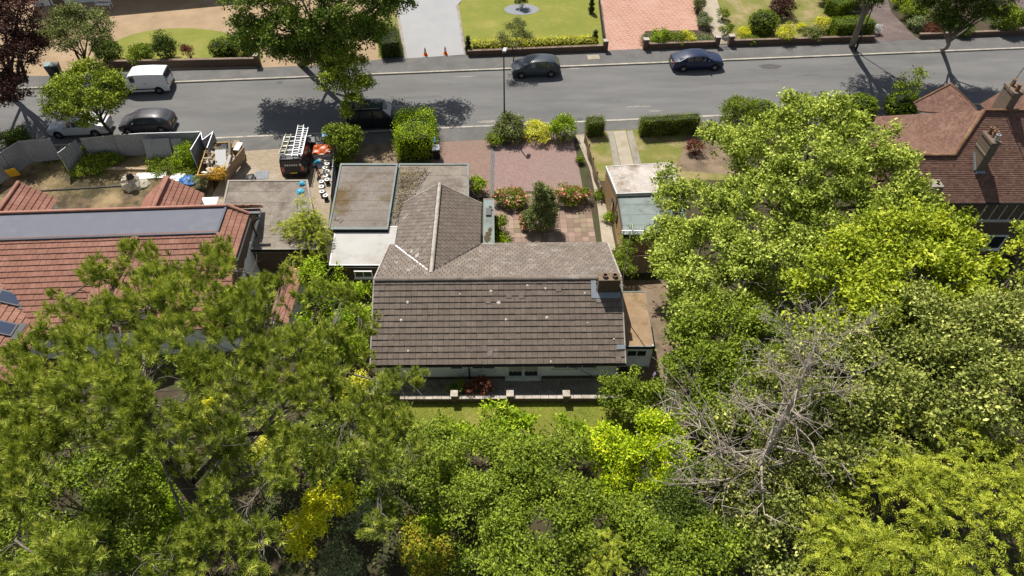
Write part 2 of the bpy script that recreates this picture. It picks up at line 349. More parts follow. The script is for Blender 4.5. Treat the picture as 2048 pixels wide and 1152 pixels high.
M_core = mat('hedge_core', (.018,.025,.010), (.010,.014,.006), sc=8)
# ------------------------------------------------------------------ surface materials
ASPH = mat('asphalt', (.178,.175,.170), (.145,.143,.140), (.118,.117,.115), sc=.55, sc3=.22, lo3=.46, hi3=.70, rough=.93, bump=.25, bsc=90, fine=.22, fsc=28, stretch=(.35, 1.6, 1))
PAVE = mat('pavement_asphalt', (.15,.145,.138), (.115,.112,.108), (.19,.18,.165), sc=.8, sc3=.5, lo3=.55, hi3=.75, rough=.95, bump=.2, bsc=90, fine=.2, fsc=30)
KERB = mat('kerb_concrete', (.44,.405,.34), (.34,.31,.26), (.20,.18,.14), sc=2, sc3=1.2, lo3=.56, hi3=.75, rnd=.12, fine=.12)
SOIL = mat('soil', (.085,.060,.036), (.045,.033,.020), (.05,.065,.018), sc=1.2, sc3=.45, lo3=.45, hi3=.62, bump=.6, bsc=14, fine=.3, fsc=12)
YARD = mat('yard_dry', (.32,.235,.125), (.17,.115,.06), (.055,.042,.022), sc=.7, sc3=.30, lo3=.42, hi3=.58, bump=.5, bsc=18, fine=.3, fsc=10)  # dark patches: brown soil, with some shadow put into the colour
LAWN = mat('lawn', (.225,.225,.035), (.145,.18,.022), (.33,.28,.075), sc=.7, sc3=.35, lo3=.50, hi3=.72, bump=.6, bsc=60, fine=.30, fsc=22)
LAWND = mat('lawn_dry', (.20,.195,.045), (.14,.155,.028), (.33,.25,.13), sc=.8, sc3=.45, lo3=.46, hi3=.66, bump=.6, bsc=60, fine=.30, fsc=22)
GRAVEL = mat('gravel_tan', (.385,.275,.17), (.30,.21,.125), (.22,.18,.09), sc=.5, sc3=.4, lo3=.56, hi3=.75, bump=.5, bsc=40, fine=.25, fsc=25)
RESIN = mat('drive_pale_grey', (.345,.345,.345), (.315,.315,.32), sc=.6, bump=.15, bsc=70, fine=.06, fsc=30)
SLATE = mat('slate_chippings', (.32,.33,.36), (.16,.17,.19), sc=9, bump=.6, bsc=25)
TARM = mat('drive_maroon', (.155,.115,.105), (.115,.088,.082), (.20,.155,.14), sc=.6, sc3=.5, bump=.2, bsc=80, fine=.15, fsc=30)
PINKB = brickmat('paving_pink_block', (.42,.225,.165), (.36,.18,.13), (.52,.36,.28), .75, .36, rot=R(32), ms=.035, c3=(.54,.36,.29), sc3=.25, lo3=.48, hi3=.8)
BLOCKR = brickmat('paving_red_block', (.33,.215,.175), (.26,.165,.135), (.15,.115,.09), .20, .11, rot=R(4), ms=.012, c3=(.22,.165,.125), sc3=.3, lo3=.5, hi3=.72)
BLOCKM = brickmat('paving_mauve_block', (.34,.225,.20), (.27,.175,.16), (.19,.135,.115), .22, .11, rot=R(49), ms=.012, c3=(.24,.19,.165), sc3=.28, lo3=.45, hi3=.7)
BLOCKB = brickmat('paving_buff_block', (.42,.34,.245), (.33,.265,.19), (.20,.16,.11), .24, .13, rot=R(5), ms=.014, c3=(.46,.40,.33), sc3=.4, lo3=.52, hi3=.72)
BLOCKG = brickmat('paving_grey_edge', (.20,.19,.18), (.155,.148,.142), (.10,.09,.08), .25, .14, rot=R(95), ms=.012)
DIRTD = mat('drive_dirty', (.26,.19,.125), (.165,.12,.08), (.09,.07,.045), sc=.8, sc3=.6, bump=.4, bsc=25, fine=.2, fsc=16)
CONC = mat('concrete', (.43,.375,.29), (.34,.29,.22), (.27,.22,.15), sc=.8, sc3=.6, lo3=.5, hi3=.7, bump=.2, bsc=40, fine=.10, fsc=20)
CONCD = mat('concrete_grey', (.33,.30,.255), (.26,.235,.20), (.19,.17,.12), sc=1.2, sc3=.9, lo3=.5, hi3=.7, bump=.25, bsc=40, fine=.16, fsc=14)
SLAB = mat('patio_slab', (.30,.205,.165), (.235,.165,.125), (.26,.225,.135), sc=.55, sc3=.7, lo3=.48, hi3=.7, rnd=.28, bump=.25, bsc=40, fine=.15, fsc=16)
JOINT = mat('joint_soil', (.075,.06,.04), (.06,.07,.03), sc=3)
WALLB = brickmat('brick_brown', (.145,.088,.058), (.10,.06,.042), (.17,.145,.115), .225, .075, 'xz', ms=.010)
WALLBY = brickmat('brick_brown_side', (.19,.115,.075), (.13,.08,.055), (.23,.20,.16), .225, .075, 'yz', ms=.010)
WALLO = brickmat('brick_ochre', (.43,.27,.13), (.36,.215,.10), (.36,.28,.18), .225, .075, 'yz', ms=.010)
RENDER = mat('render_white', (.86,.87,.83), (.82,.83,.79), (.70,.69,.62), sc=.8, sc3=.7, lo3=.58, hi3=.8, rough=.8, bump=.15, bsc=60, fine=.05)
WPAINT = mat('paint_white', (.82,.82,.80), (.76,.76,.74), sc=2, rough=.45)
CAP = mat('coping_stone', (.52,.47,.42), (.40,.34,.29), (.22,.19,.13), sc=3, sc3=2, lo3=.48, hi3=.7, rnd=.1)
FELTM = mat('felt_moss', (.225,.195,.17), (.17,.148,.128), (.12,.08,.035), sc=.8, sc3=.35, lo3=.48, hi3=.62, bump=.5, bsc=20, fine=.45, fsc=7)
FELT2 = mat('felt_chippings', (.27,.235,.195), (.20,.17,.14), (.125,.10,.08), sc=1.5, sc3=.5, lo3=.5, hi3=.66, bump=.6, bsc=20, fine=.5, fsc=7)
FELTG = mat('felt_green_grey', (.235,.275,.26), (.19,.225,.215), (.14,.155,.14), sc=1.0, sc3=.8, bump=.2, bsc=30, fine=.10)
FELTS = mat('felt_slate_grey', (.158,.163,.196), (.135,.14,.17), (.18,.185,.215), sc=.5, sc3=.5, rough=.85, bump=.1, bsc=60, fine=.08, fsc=25)
FELTB = mat('roof_brown_litter', (.34,.235,.145), (.25,.165,.095), (.16,.12,.045), sc=1.2, sc3=.7, lo3=.5, hi3=.66, bump=.5, bsc=20, fine=.3, fsc=9)
GRP = mat('roof_white_sheet', (.43,.42,.395), (.365,.355,.33), (.28,.245,.20), sc=.7, sc3=.55, lo3=.55, hi3=.78, rough=.6, fine=.05)
GRAVW = mat('roof_white_gravel', (.55,.50,.46), (.42,.37,.33), (.22,.16,.11), sc=2, sc3=.5, lo3=.52, hi3=.68, bump=.7, bsc=22, fine=.4, fsc=9)
TILEB = mat('tile_brown_concrete', (.188,.150,.122), (.145,.114,.092), (.31,.285,.255), sc=2.2, sc3=5.5, lo3=.60, hi3=.74, rnd=.09, bump=.25, bsc=35, fine=.38, fsc=10)
TILEN = mat('tile_brown_weathered', (.205,.17,.142), (.155,.127,.105), (.33,.30,.265), sc=1.8, sc3=1.3, lo3=.55, hi3=.75, rnd=.14, bump=.3, bsc=35, fine=.45, fsc=9)
TILER = mat('tile_red_concrete', (.315,.150,.105), (.265,.122,.085), (.37,.195,.145), sc=1.2, sc3=.8, lo3=.52, hi3=.75, rnd=.10, rough=.75, fine=.10, fsc=16)
TILEP = mat('tile_plain_brown', (.205,.115,.085), (.15,.082,.060), (.31,.185,.14), sc=2.5, sc3=1.3, lo3=.58, hi3=.75, rnd=.22, bump=.2, fine=.22, fsc=10)
TILEO = mat('tile_ridge_orange', (.25,.135,.08), (.18,.095,.055), (.30,.20,.11), sc=2, sc3=1.5, rnd=.15, fine=.15)
MORT = mat('mortar_pale', (.48,.44,.39), (.34,.31,.27), (.22,.19,.16), sc=3, sc3=2.5, fine=.2)
LEAD = mat('lead_flashing', (.29,.32,.35), (.22,.25,.28), sc=4, rough=.5)
BLACK = mat('plastic_black', (.022,.022,.024), (.015,.015,.017), sc=3, rough=.45)
DGREY = mat('plastic_grey', (.09,.092,.098), (.07,.072,.078), sc=3, rough=.5)
FENCEW = mat('fence_wood', (.28,.20,.13), (.18,.125,.08), sc=5, rnd=.15, stretch=(6, 6, 1))
WOOD = mat('timber_weathered', (.42,.32,.21), (.30,.22,.14), sc=4, rnd=.15)
CORR = mat('corrugated_steel', (.27,.285,.305), (.225,.24,.26), (.18,.175,.165), sc=1.2, sc3=.8, lo3=.56, hi3=.8, rough=.55, spec=.4, fine=.06)
STEEL = mat('galvanised', (.55,.57,.59), (.45,.47,.50), sc=5, rough=.35, metal=.8)
ALU = mat('aluminium', (.75,.77,.80), (.62,.64,.67), sc=5, rough=.3, metal=.75)
GLASS = glassmat('window_glass', (.02,.026,.032)); CARGL = glassmat('car_glass', (.05,.06,.065)); SKYG = glassmat('skylight_glass', (.03,.045,.09))
CURT = mat('curtain', (.52,.49,.44), (.36,.34,.30), sc=9, stretch=(6, 1, .3))
# ------------------------------------------------------------------ road frame
RS = .0775; RE = Vector((1, RS, 0)).normalized(); RN = Vector((-RE.y, RE.x, 0)); RO = Vector((0, 47.25, 0)); RW = 8.65
RZ = math.atan(RS)
def RP(s, t, z=0): return RO+RE*s+RN*t+Vector((0, 0, z))
def rq(s0, s1, t0, t1): return [tuple(RP(s, t)[:2]) for s, t in ((s0, t0), (s1, t0), (s1, t1), (s0, t1))]
# one stepped ground sheet: garden side, road bed, far side
b = MB(); S = 320; ts = [-330, -.02, -.02, RW+.02, RW+.02, 330]; zs = [G0-.01, G0-.01, -.02, -.02, G0-.01, G0-.01]
vs = [RP(s, t, z) for t, z in zip(ts, zs) for s in (-S, S)]
b.add(vs, [(2*i, 2*i+1, 2*i+3, 2*i+2) for i in range(5)]); struct('ground', b, SOIL)
b = MB(); b.prism(rq(-S, S, -.01, RW+.01), -.015, .004); struct('road', b, ASPH)
for k, (t0, t1) in enumerate(((-2.15, -.165), (RW+.165, RW+2.75))):
    b = MB(); b.prism(rq(-S, S, t0, t1), -.01, G0); struct('pavement', b, PAVE)
# kerb stones, one by one in view
for t in (-.065, RW+.065):
    b = MB(); b.prism(rq(-S, S, t-.09, t+.09), -.01, .085); kb = struct('kerb', b, KERB)
    st = MB(); st.hexa([(-.445,-.10,0),(.445,-.10,0),(.445,.10,0),(-.445,.10,0),(-.445,-.10,.112),(.445,-.10,.112),(.445,.092,.112),(-.445,.092,.112)]); sm = st.mesh('kerb_stone'); sm.materials.append(KERB)
    for k in range(-60, 66):
        zz = random.uniform(-.004, .004)
        link('kerb_stone', sm, None, kb, Matrix.Translation(RP(k*.9, t+random.uniform(-.006, .006), zz+.002)) @ Matrix.Rotation(RZ+random.uniform(-.004, .004)+(math.pi if t > 1 else 0), 4, 'Z'))
# ------------------------------------------------------------------ surfaces on the near side
sheet('yard', [(-330, 520), (-330, 300), (0, 300), (150, 312), (395, 275), (420, 300), (430, 420), (470, 470), (300, 520)], YARD, 1)
sheet('driveway', [(470, 303), (668, 291), (668, 330), (655, 470), (440, 470), (420, 400)], BLOCKB, 2)
sheet('driveway', [(672, 292), (800, 284), (792, 345), (668, 345)], DIRTD, 2)
sheet('driveway', [(862, 285), (982, 279), (983, 395), (860, 395)], BLOCKR, 2)
sheet('driveway_edge', [(981, 279), (990, 279), (988, 396), (981, 396)], BLOCKG, 3)
sheet('driveway', [(989, 277), (1145, 268), (1166, 378), (987, 385)], BLOCKM, 2)
sheet('path', [(1151, 270), (1168, 268), (1202, 375), (1222, 450), (1232, 500), (1206, 500), (1194, 405), (1180, 340)], CONC, 2)
sheet('verge', [(1145, 269), (1152, 269), (1181, 340), (1194, 405), (1206, 500), (1193, 500), (1167, 378)], SOIL, 1)
sheet('front_lawn', [(1168, 264), (1460, 249), (1470, 360), (1200, 362)], LAWND, 1)
for px in ([(1215, 263), (1226, 262), (1241, 334), (1229, 335)], [(1227, 263), (1251, 261), (1268, 333), (1243, 334)], [(1253, 262), (1265, 261), (1284, 332), (1270, 333)]):
    sheet('drive_strip', px, CONCD if px[0][0] != 1227 else CONC, 3)
sheet('bare_soil', [(1372, 268), (1460, 262), (1470, 350), (1350, 340), (1365, 300)], DIRTD, 2)
# patio of square slabs, each slab laid singly
pa = [W(992, 383), W(1176, 378), W(1194, 500), W(986, 500)]
b = MB(); b.prism([tuple(p[:2]) for p in pa], 0, G0+.004); pat = struct('patio', b, JOINT)
sb = MB(); sb.box((0, 0, 0), (.445, .445, .05)); sm = sb.mesh('slab'); sm.materials.append(SLAB)
x0, y0 = W(988, 495)[:2]; a = R(1.5)
for i in range(16):
    for j in range(14):
        p = Vector((x0+.23+i*.46*math.cos(a)-j*.46*math.sin(a)+.02*j*0, y0+.2+j*.46*math.cos(a)+i*.46*math.sin(a), G0+.004+random.uniform(-.003, .003)))
        u = Vector((p.x, p.y)); lo, hi = pa[0].x+.2, W(1180, 400).x+ (34.4-p.y)*0.03
        if p.x > 5.72-(p.y-33.3)*.02 or p.y > pa[0].y-.25: continue
        link('slab', sm, None, pat, Matrix.Translation(p) @ Matrix.Rotation(a+random.uniform(-.008, .008), 4, 'Z') @ Matrix.Rotation(random.uniform(-.006, .006), 4, 'X'))
# ------------------------------------------------------------------ surfaces behind the bungalow (towards the camera)
sheet('terrace', [(700, 752), (1260, 752), (1265, 789), (690, 789)], CONCD, 1)
sheet('back_lawn', [(720, 790), (1290, 790), (1330, 905), (700, 905)], LAWN, 1)
sheet('side_path', [(1245, 560), (1350, 560), (1370, 760), (1255, 760)], DIRTD, 1)
sheet('back_yard', [(0, 560), (560, 520), (760, 560), (745, 760), (0, 800)], SOIL, 1)
# ------------------------------------------------------------------ surfaces across the road
TF = RW+2.75
def far(name, pts, m, lvl): return sheet(name, pts, m, lvl)
far('forecourt', [(-60, 150), (-60, -60), (800, -60), (790, 60), (800, 112), (700, 128), (520, 135), (300, 140), (100, 152)], GRAVEL, 1)
el = [(365+158*math.cos(t*math.pi/18), 112+56*math.sin(t*math.pi/18)) for t in range(18, 37)]
far('oval_lawn', [(207, 122)]+[(p[0], p[1]) for p in el]+[(524, 122)], LAWN, 2)
far('grass_verge', [(755, 20), (792, 10), (806, 112), (756, 116)], LAWND, 2)
far('driveway', [(788, -10), (932, -10), (915, 10), (930, 109), (812, 117)], RESIN, 2)
far('driveway_edge', [(912, 10), (917, 9), (933, 109), (928, 110)], CONCD, 3)
far('driveway_edge', [(788, 0), (793, 0), (815, 116), (809, 117)], CONCD, 3)
far('front_lawn', [(917, 12), (936, -20), (1200, -20), (1208, 96), (934, 106)], LAWN, 2)
cc = W(1043, 19); b = MB(); b.prism([(cc.x+1.75*math.cos(k*math.pi/16), cc.y+1.2*math.sin(k*math.pi/16)) for k in range(32)], G0-.05, G0+.02); struct('slate_bed', b, SLATE)
far('driveway', [(1196, -20), (1385, -20), (1397, 60), (1290, 62), (1292, 97), (1216, 101)], PINKB, 2)
far('flower_bed', [(1290, 63), (1397, 60), (1440, 88), (1296, 97)], SOIL, 2)
far('garden_path', [(1394, -20), (1428, -20), (1462, 86), (1436, 88), (1412, 40)], CONC, 3)
far('front_lawn', [(1428, -20), (1690, -20), (1690, 78), (1462, 88)], LAWND, 2)
far('driveway', [(1735, -20), (1770, -20), (1783, 25), (1835, 78), (1742, 84)], TARM, 2)
far('garden_bed', [(1772, -20), (2060, -20), (2060, 62), (1840, 74), (1785, 25)], SOIL, 2)
far('driveway', [(2026, -20), (2120, -20), (2120, 60), (2040, 66)], TARM, 3)
STAIN = mat('road_grit', (.30,.275,.23), (.22,.20,.175), sc=3, fine=.2, fsc=20); TAR = mat('road_repair', (.105,.103,.102), (.088,.087,.087), sc=3, fine=.2, fsc=24)
def blot(px, py, lx, ly, m_, rz=0, seed=0, z=.0075):
    rr = random.Random(seed); c = W(px, py, 0); b = MB(); n = 22; ca, sa = math.cos(RZ+rz), math.sin(RZ+rz); pts = []
    for k in range(n):
        a = 6.2832*k/n; r_ = rr.uniform(.55, 1.1); x, y = lx*math.cos(a)*r_, ly*math.sin(a)*r_; pts.append((c.x+x*ca-y*sa, c.y+x*sa+y*ca))
    b.prism(pts, 0, z); struct('road_stain', b, m_)
for k, (px, py, lx, ly, m_) in enumerate(((930, 153, 1.1, .10, STAIN), (1150, 137, .9, .12, STAIN), (1120, 147, .7, .06, STAIN), (975, 243, .9, .25, STAIN), (1310, 222, .8, .12, STAIN), (1690, 217, .5, .12, STAIN), (600, 262, .8, .08, STAIN), (395, 262, .18, .12, STAIN), (880, 238, .12, .1, STAIN), (1275, 213, 1.4, .12, STAIN), (700, 155, 1.2, .1, STAIN), (1455, 122, .5, .05, STAIN), (1620, 150, .9, .05, TAR))): blot(px, py, lx, ly, m_, 0, k)
for k, (px, py, lx, ly) in enumerate(((820, 195, 5.5, .32), (1480, 165, 7.0, .28), (330, 218, 4.0, .3), (1230, 200, .9, .9))):
    b = MB(); c = W(px, py, 0); b.box((c.x, c.y, .005), (lx, ly, .006), RZ); struct('trench_repair', b, mat('trench_asphalt_%d' % k, (.150,.147,.143), (.125,.123,.12), sc=2, fine=.2, fsc=24))
for k, (px, py) in enumerate(((1160, 240), (560, 165))): b = MB(); c = W(px, py, 0); b.box((c.x, c.y, .006), (.5, .45, .008), RZ); struct('drain_grate', b, TAR)
# tarmac patch and dropped kerb stone in the far pavement, pale wear on the road
b = MB(); c = W(1187, 114); b.box((c.x, c.y, G0+.001), (1.1, .75, .01), RZ); struct('paving_patch', b, CONC)
b = MB(); c = W(1540, 133, 0); b.prism([(c.x+1.0*math.cos(k*.4)*(1+.2*math.sin(k*2.1)), c.y+.45*math.sin(k*.4)) for k in range(16)], 0, .008); struct('road_patch', b, mat('asphalt_patch', (.10,.095,.098), (.085,.08,.085), sc=3))
# ------------------------------------------------------------------ roofs of tiles
def scan(poly, v):
    xs = []
    for (u0, v0), (u1, v1) in zip(poly, poly[1:]+poly[:1]):
        if (v0 <= v) != (v1 <= v): xs.append(u0+(u1-u0)*(v-v0)/(v1-v0))
    xs.sort(); return list(zip(xs[::2], xs[1::2]))
def tile_slope(parent, O, U, V, poly, gauge, tw, m, nobj=0, topfirst=False, pick=None, joined=None, th=.036, lift=.082, under=True, stagger=True, gap=.012):
    O = Vector(O); U = Vector(U).normalized(); V = Vector(V).normalized(); n = U.cross(V)
    def P(u, v, h): return O+U*u+V*v+n*h
    if under:
        b = MB(); k = len(poly); b.add([P(u, v, -.012) for u, v in poly]+[P(u, v, -.10) for u, v in poly], [tuple(range(k)), tuple(range(k, 2*k))[::-1]]+[(i, k+i, k+(i+1)%k, (i+1)%k) for i in range(k)])
        parent = obj('roof_slope', b, m, parent)
    gl = gauge*1.12
    def verts(w): return [(0,0,lift-th), (w,0,lift-th), (w,gl,0), (0,gl,0), (0,0,lift), (w,0,lift), (w,gl,th), (0,gl,th)]
    tb = MB(); tb.hexa([Vector(v) for v in verts(1)]); tm = tb.mesh('tile'); tm.materials.append(m)
    tl = []; vmax = max(v for u, v in poly); r = 0
    while r*gauge < vmax-.08:
        v = r*gauge
        for a, c in scan(poly, min(v+gauge*.5, vmax-.01)):
            x = math.floor(a/tw)*tw-(tw/2 if (r % 2 and stagger) else 0)
            while x < c-.02:
                l, h = max(x, a), min(x+tw, c)
                if h-l > .05: tl.append((l, h, v, r))
                x += tw
        r += 1
    def score(t):
        c = P((t[0]+t[1])/2, t[2], 0)
        return (pick(c) if pick else t[2]*(-1 if topfirst else 1))
    tl.sort(key=score); rest = joined or MB(); R3 = Matrix((U, V, n)).transposed().to_4x4()
    for k, (l, h, v, r) in enumerate(tl):
        w = h-l-gap; j = random.uniform(-.004, .006)
        if k < nobj: link('tile', tm, None, parent, Matrix.Translation(P(l+.003, v+j*.6, j)) @ R3 @ Matrix.Diagonal((w, 1, 1, 1)))
        else: rest.hexa([P(l+.003+x, v+y+j*.6, z+j) for x, y, z in verts(w)])
    if joined is None and rest.v:
        o = obj('tile', rest, m, parent); o['kind'] = 'stuff'
    return parent
def ridge_tiles(parent, a, b_, m, r=.13, ln=.45, name='ridge_tile'):
    a = Vector(a); b_ = Vector(b_); d = b_-a; L = d.length; d.normalize(); k = max(1, round(L/ln)); s = L/k
    x = d.cross(Vector((0,0,1))).normalized(); up = x.cross(d)
    mb = MB(); q = 6
    ring = [(math.cos(math.pi*i/q)*r, math.sin(math.pi*i/q)*r*.75) for i in range(q+1)]
    vs = [(y, u, z*(1 if u == 0 else .94)) for u in (0, s*1.02) for y, z in ring]
    fs = [(i, i+1, q+2+i, q+1+i) for i in range(q)]+[tuple(range(q+1))[::-1], tuple(range(q+1, 2*q+2))]
    mb.add(vs, fs); me = mb.mesh(name); me.materials.append(m); R3 = Matrix((x, d, up)).transposed().to_4x4()
    for i in range(k): link(name, me, None, parent, Matrix.Translation(a+d*(s*i)+up*(.02+random.uniform(-.004, .004))) @ R3)
def ray_plane(px, py, p0, n):
    p1 = W(px, py, 0); o = Vector((0, 0, CAMH)); d = p1-o; p0 = Vector(p0); n = Vector(n); return o+d*((p0-o).dot(n)/d.dot(n))
def window(parent, c, w, h, face='y', cols=2, fm=None, fw=.06, dep=.08, curtain=False, name='window'):
    """window in a wall facing -y or +x; c is its centre on the wall face"""
    c = Vector(c); X = Vector((1,0,0)) if face == 'y' else Vector((0,1,0)); Nn = Vector((0,-1,0)) if face == 'y' else Vector((1,0,0)); Z = Vector((0,0,1)); fm = fm or WPAINT
    def bx(mb, u0, u1, z0, z1, d0, d1):
        mb.hexa([c+X*u+Nn*d+Z*z for z in (z0, z1) for u, d in ((u0, d1), (u1, d1), (u1, d0), (u0, d0))])
    f = MB()
    for u in (-w/2+fw/2, w/2-fw/2): bx(f, u-fw/2, u+fw/2, -h/2, h/2, -.02, dep*.6)
    for z in (-h/2+fw/2, h/2-fw/2): bx(f, -w/2+fw, w/2-fw, z-fw/2, z+fw/2, -.02, dep*.6)
    fo = obj(name, f, fm, parent); g = None
    for k in range(cols):
        u0 = -w/2+fw+(w-2*fw)*k/cols; u1 = -w/2+fw+(w-2*fw)*(k+1)/cols; p = MB(); bx(p, u0+.012, u1-.012, -h/2+fw, h/2-fw, .0, .012); obj('pane', p, GLASS, fo)
        if k: q = MB(); bx(q, u0-fw*.4, u0+fw*.4, -h/2+fw, h/2-fw, -.015, dep*.55); obj('mullion', q, fm, fo)
    s = MB(); bx(s, -w/2-.05, w/2+.05, -h/2-.05, -h/2, -.02, dep+.06); obj('sill', s, fm, fo)
    return fo
# ------------------------------------------------------------------ the bungalow
A = .0105; UX = Vector((math.cos(A), math.sin(A), 0)); UY = Vector((-UX.y, UX.x, 0)); BO = Vector((-.75, 21.88, 0)); HW = 6.86
def B(u, v, z): return BO+UX*u+UY*v+Vector((0,0,z))
bg_ = thing('bungalow', 'white rendered bungalow with brown concrete tiled roof in the middle of the plot', 'house', B(0, 4.5, G0))
EZ, RZ_, DS, DN = 2.03, 4.27, 4.2, 5.2
Z3 = Vector((0,0,1))
vS = (UY*DS+Z3*(RZ_-EZ)); lS = vS.length; vN = (-UY*DN+Z3*(RZ_-EZ)); lN = vN.length
def hb(u0, u1, v0, v1, z0, z1):
    m = MB(); m.hexa([B(u, v, z) for z in (z0, z1) for u, v in ((u0, v0), (u1, v0), (u1, v1), (u0, v1))]); return m
w = MB(); k = .42
pts = [(-HW+.15, k), (HW-.15, k), (HW-.15, DS+DN-.3), (-HW+.15, DS+DN-.3)]
pr = [B(-HW+.15, k, 0), B(HW-.15, k, 0), B(HW-.15, DS+DN-.35, 0), B(-HW+.15, DS+DN-.35, 0)]
w.hexa(pr+[p+Z3*(EZ+.10) for p in pr])
for s in (-1, 1):   # gable triangles
    x = s*(HW-.15); w.add([B(x, k, EZ+.1), B(x, DS+DN-.35, EZ+.1), B(x, DS, RZ_-.12), B(x-s*.2, k, EZ+.1), B(x-s*.2, DS+DN-.35, EZ+.1), B(x-s*.2, DS, RZ_-.12)], [(0,1,2),(5,4,3),(0,2,5,3),(1,4,5,2)])
obj('wall', w, RENDER, bg_)
obj('plinth', hb(-HW+.12, HW-.12, k-.03, k+.2, G0-.05, .32), WALLB, bg_)
roofS = tile_slope(bg_, B(-HW, 0, EZ), UX, vS, [(0, 0), (2*HW, 0), (2*HW, lS), (0, lS)], .345, .30, TILEB, 300, stagger=False)
roofN = tile_slope(bg_, B(HW, DS+DN, EZ), -UX, vN, [(0, 0), (2*HW, 0), (2*HW, lN), (0, lN)], .33, .30, TILEN, 0, lift=.06, th=.03, gap=.03)
ridge_tiles(bg_, B(-HW+.03, DS, RZ_+.02), B(HW-.03, DS, RZ_+.02), TILEN, .15)
# replaced paler tiles, lichen spots
for px, py in ((976, 602), (1018, 591), (1043, 592), (1017, 673), (980, 708), (966, 697), (1117, 578), (1197, 600), (1226, 709), (1237, 718)):
    p = ray_plane(px, py, B(0, 0, EZ+.086), UX.cross(vS)); n = UX.cross(vS).normalized(); v = vS.normalized(); q = MB()
    q.hexa([p+UX*a+v*b_+n*z for z in (-.03, .008) for a, b_ in ((-.145, -.14), (.145, -.14), (.145, .15), (-.145, .15))]); obj('tile', q, TILEN, roofS)
LICH = mat('lichen_pale', (.66,.62,.56), (.52,.48,.42), sc=9)
for px, py, r in ((815, 604, .09), (802, 640, .09), (997, 605, .12), (982, 582, .09), (1094, 635, .09), (1012, 639, .07), (1091, 577, .08), (1055, 571, .07), (1170, 586, .07), (816, 702, .08), (1102, 723, .06), (920, 588, .05), (1175, 646, .05), (1228, 678, .06)):
    p = ray_plane(px, py, B(0, 0, EZ+.092), UX.cross(vS)); n = UX.cross(vS).normalized(); v = vS.normalized(); q = MB()
    q.add([p+n*.014]+[p+(UX*math.cos(t*.785)+v*math.sin(t*.785))*r*random.uniform(.75, 1.1)-n*.004 for t in range(8)], [(0, i+1, (i+1) % 8+1) for i in range(8)]); obj('lichen', q, LICH, roofS)
# verges, fascia, gutter, downpipe
for s in (-1, 1):
    q = MB(); x = s*(HW+.03)
    q.bar(B(x, -.02, EZ-.02), B(x, DS, RZ_+.0), .07, .15); q.bar(B(x, DS, RZ_+.0), B(x, DS+DN+.02, EZ-.02), .07, .15); obj('verge', q, MORT, bg_)
obj('fascia', hb(-HW, HW, .05, .09, EZ-.22, EZ-.02), BLACK, bg_)
q = MB(); q.tube([B(-HW-.05, -.06, EZ-.07), B(HW+.05, -.06, EZ-.07)], .06, 6); obj('gutter', q, BLACK, bg_)
q = MB(); q.tube([B(-HW-.05, DS+DN+.05, EZ-.07), B(HW+.05, DS+DN+.05, EZ-.07)], .06, 6); obj('gutter', q, DGREY, bg_)
q = MB(); x = W(937, 740, 1.5).x-BO.x; q.tube([B(x, .0, EZ-.1), B(x, k-.06, EZ-.35), B(x, k-.06, G0)], .038, 6); obj('downpipe', q, BLACK, bg_)
q = MB(); q.tube([B(HW-.25, .0, EZ-.1), B(HW-.25, k-.06, EZ-.35), B(HW-.25, k-.06, G0)], .04, 6); obj('downpipe', q, BLACK, bg_)
# french doors
xd = W(1047, 745, 1.2).x-BO.x
for s in (-1, 1):
    c = xd+s*.44; f = MB()
    for u in (-.41, .41): f.box(B(c+u, k-.03, 1.06), (.09, .08, 1.74), A)
    for z in (.26, 1.89): f.box(B(c, k-.03, z), (.73, .08, .14 if z > 1 else .22), A)
    dr = obj('french_door', f, WPAINT, bg_); g = MB(); g.box(B(c, k-.012, 1.09), (.74, .02, 1.48), A); obj('pane', g, GLASS, dr)
    cu = MB(); n = 13; vv = [B(c-.36+.72*i/n, k-.026-.006*(i % 2), z+(.10*abs(math.sin(i*.75)) if z < 1 else 0)) for z in (.72, 1.8) for i in range(n+1)]
    cu.add(vv, [(i, i+1, n+2+i, n+1+i) for i in range(n)]); obj('curtain', cu, CURT, dr)
    h = MB(); h.box(B(xd+s*.05, k-.09, 1.15), (.03, .05, .16), A); obj('handle', h, STEEL, dr)
q = MB(); q.box(B(xd, k-.08, .12), (2.0, .22, .08), A); obj('doorstep', q, WPAINT, bg_)
for s in (-1, 1): q = MB(); q.box(B(xd+s*.97, k-.03, 1.06), (.10, .07, 1.78), A); obj('door_frame', q, WPAINT, bg_)
for px, wd_, cols in ((911, .75, 1), (966, 1.35, 2), (1153, 2.5, 3)): window(bg_, B(W(px, 733, 1.9).x-BO.x, k, 1.46), wd_, .8, 'y', cols)
q = MB(); q.bar(B(W(1150, 742, 1.3).x-BO.x, k-.07, 1.15), B(W(1190, 752, 1.).x-BO.x, k-.25, .6), .04, .04); obj('handrail', q, STEEL, bg_)
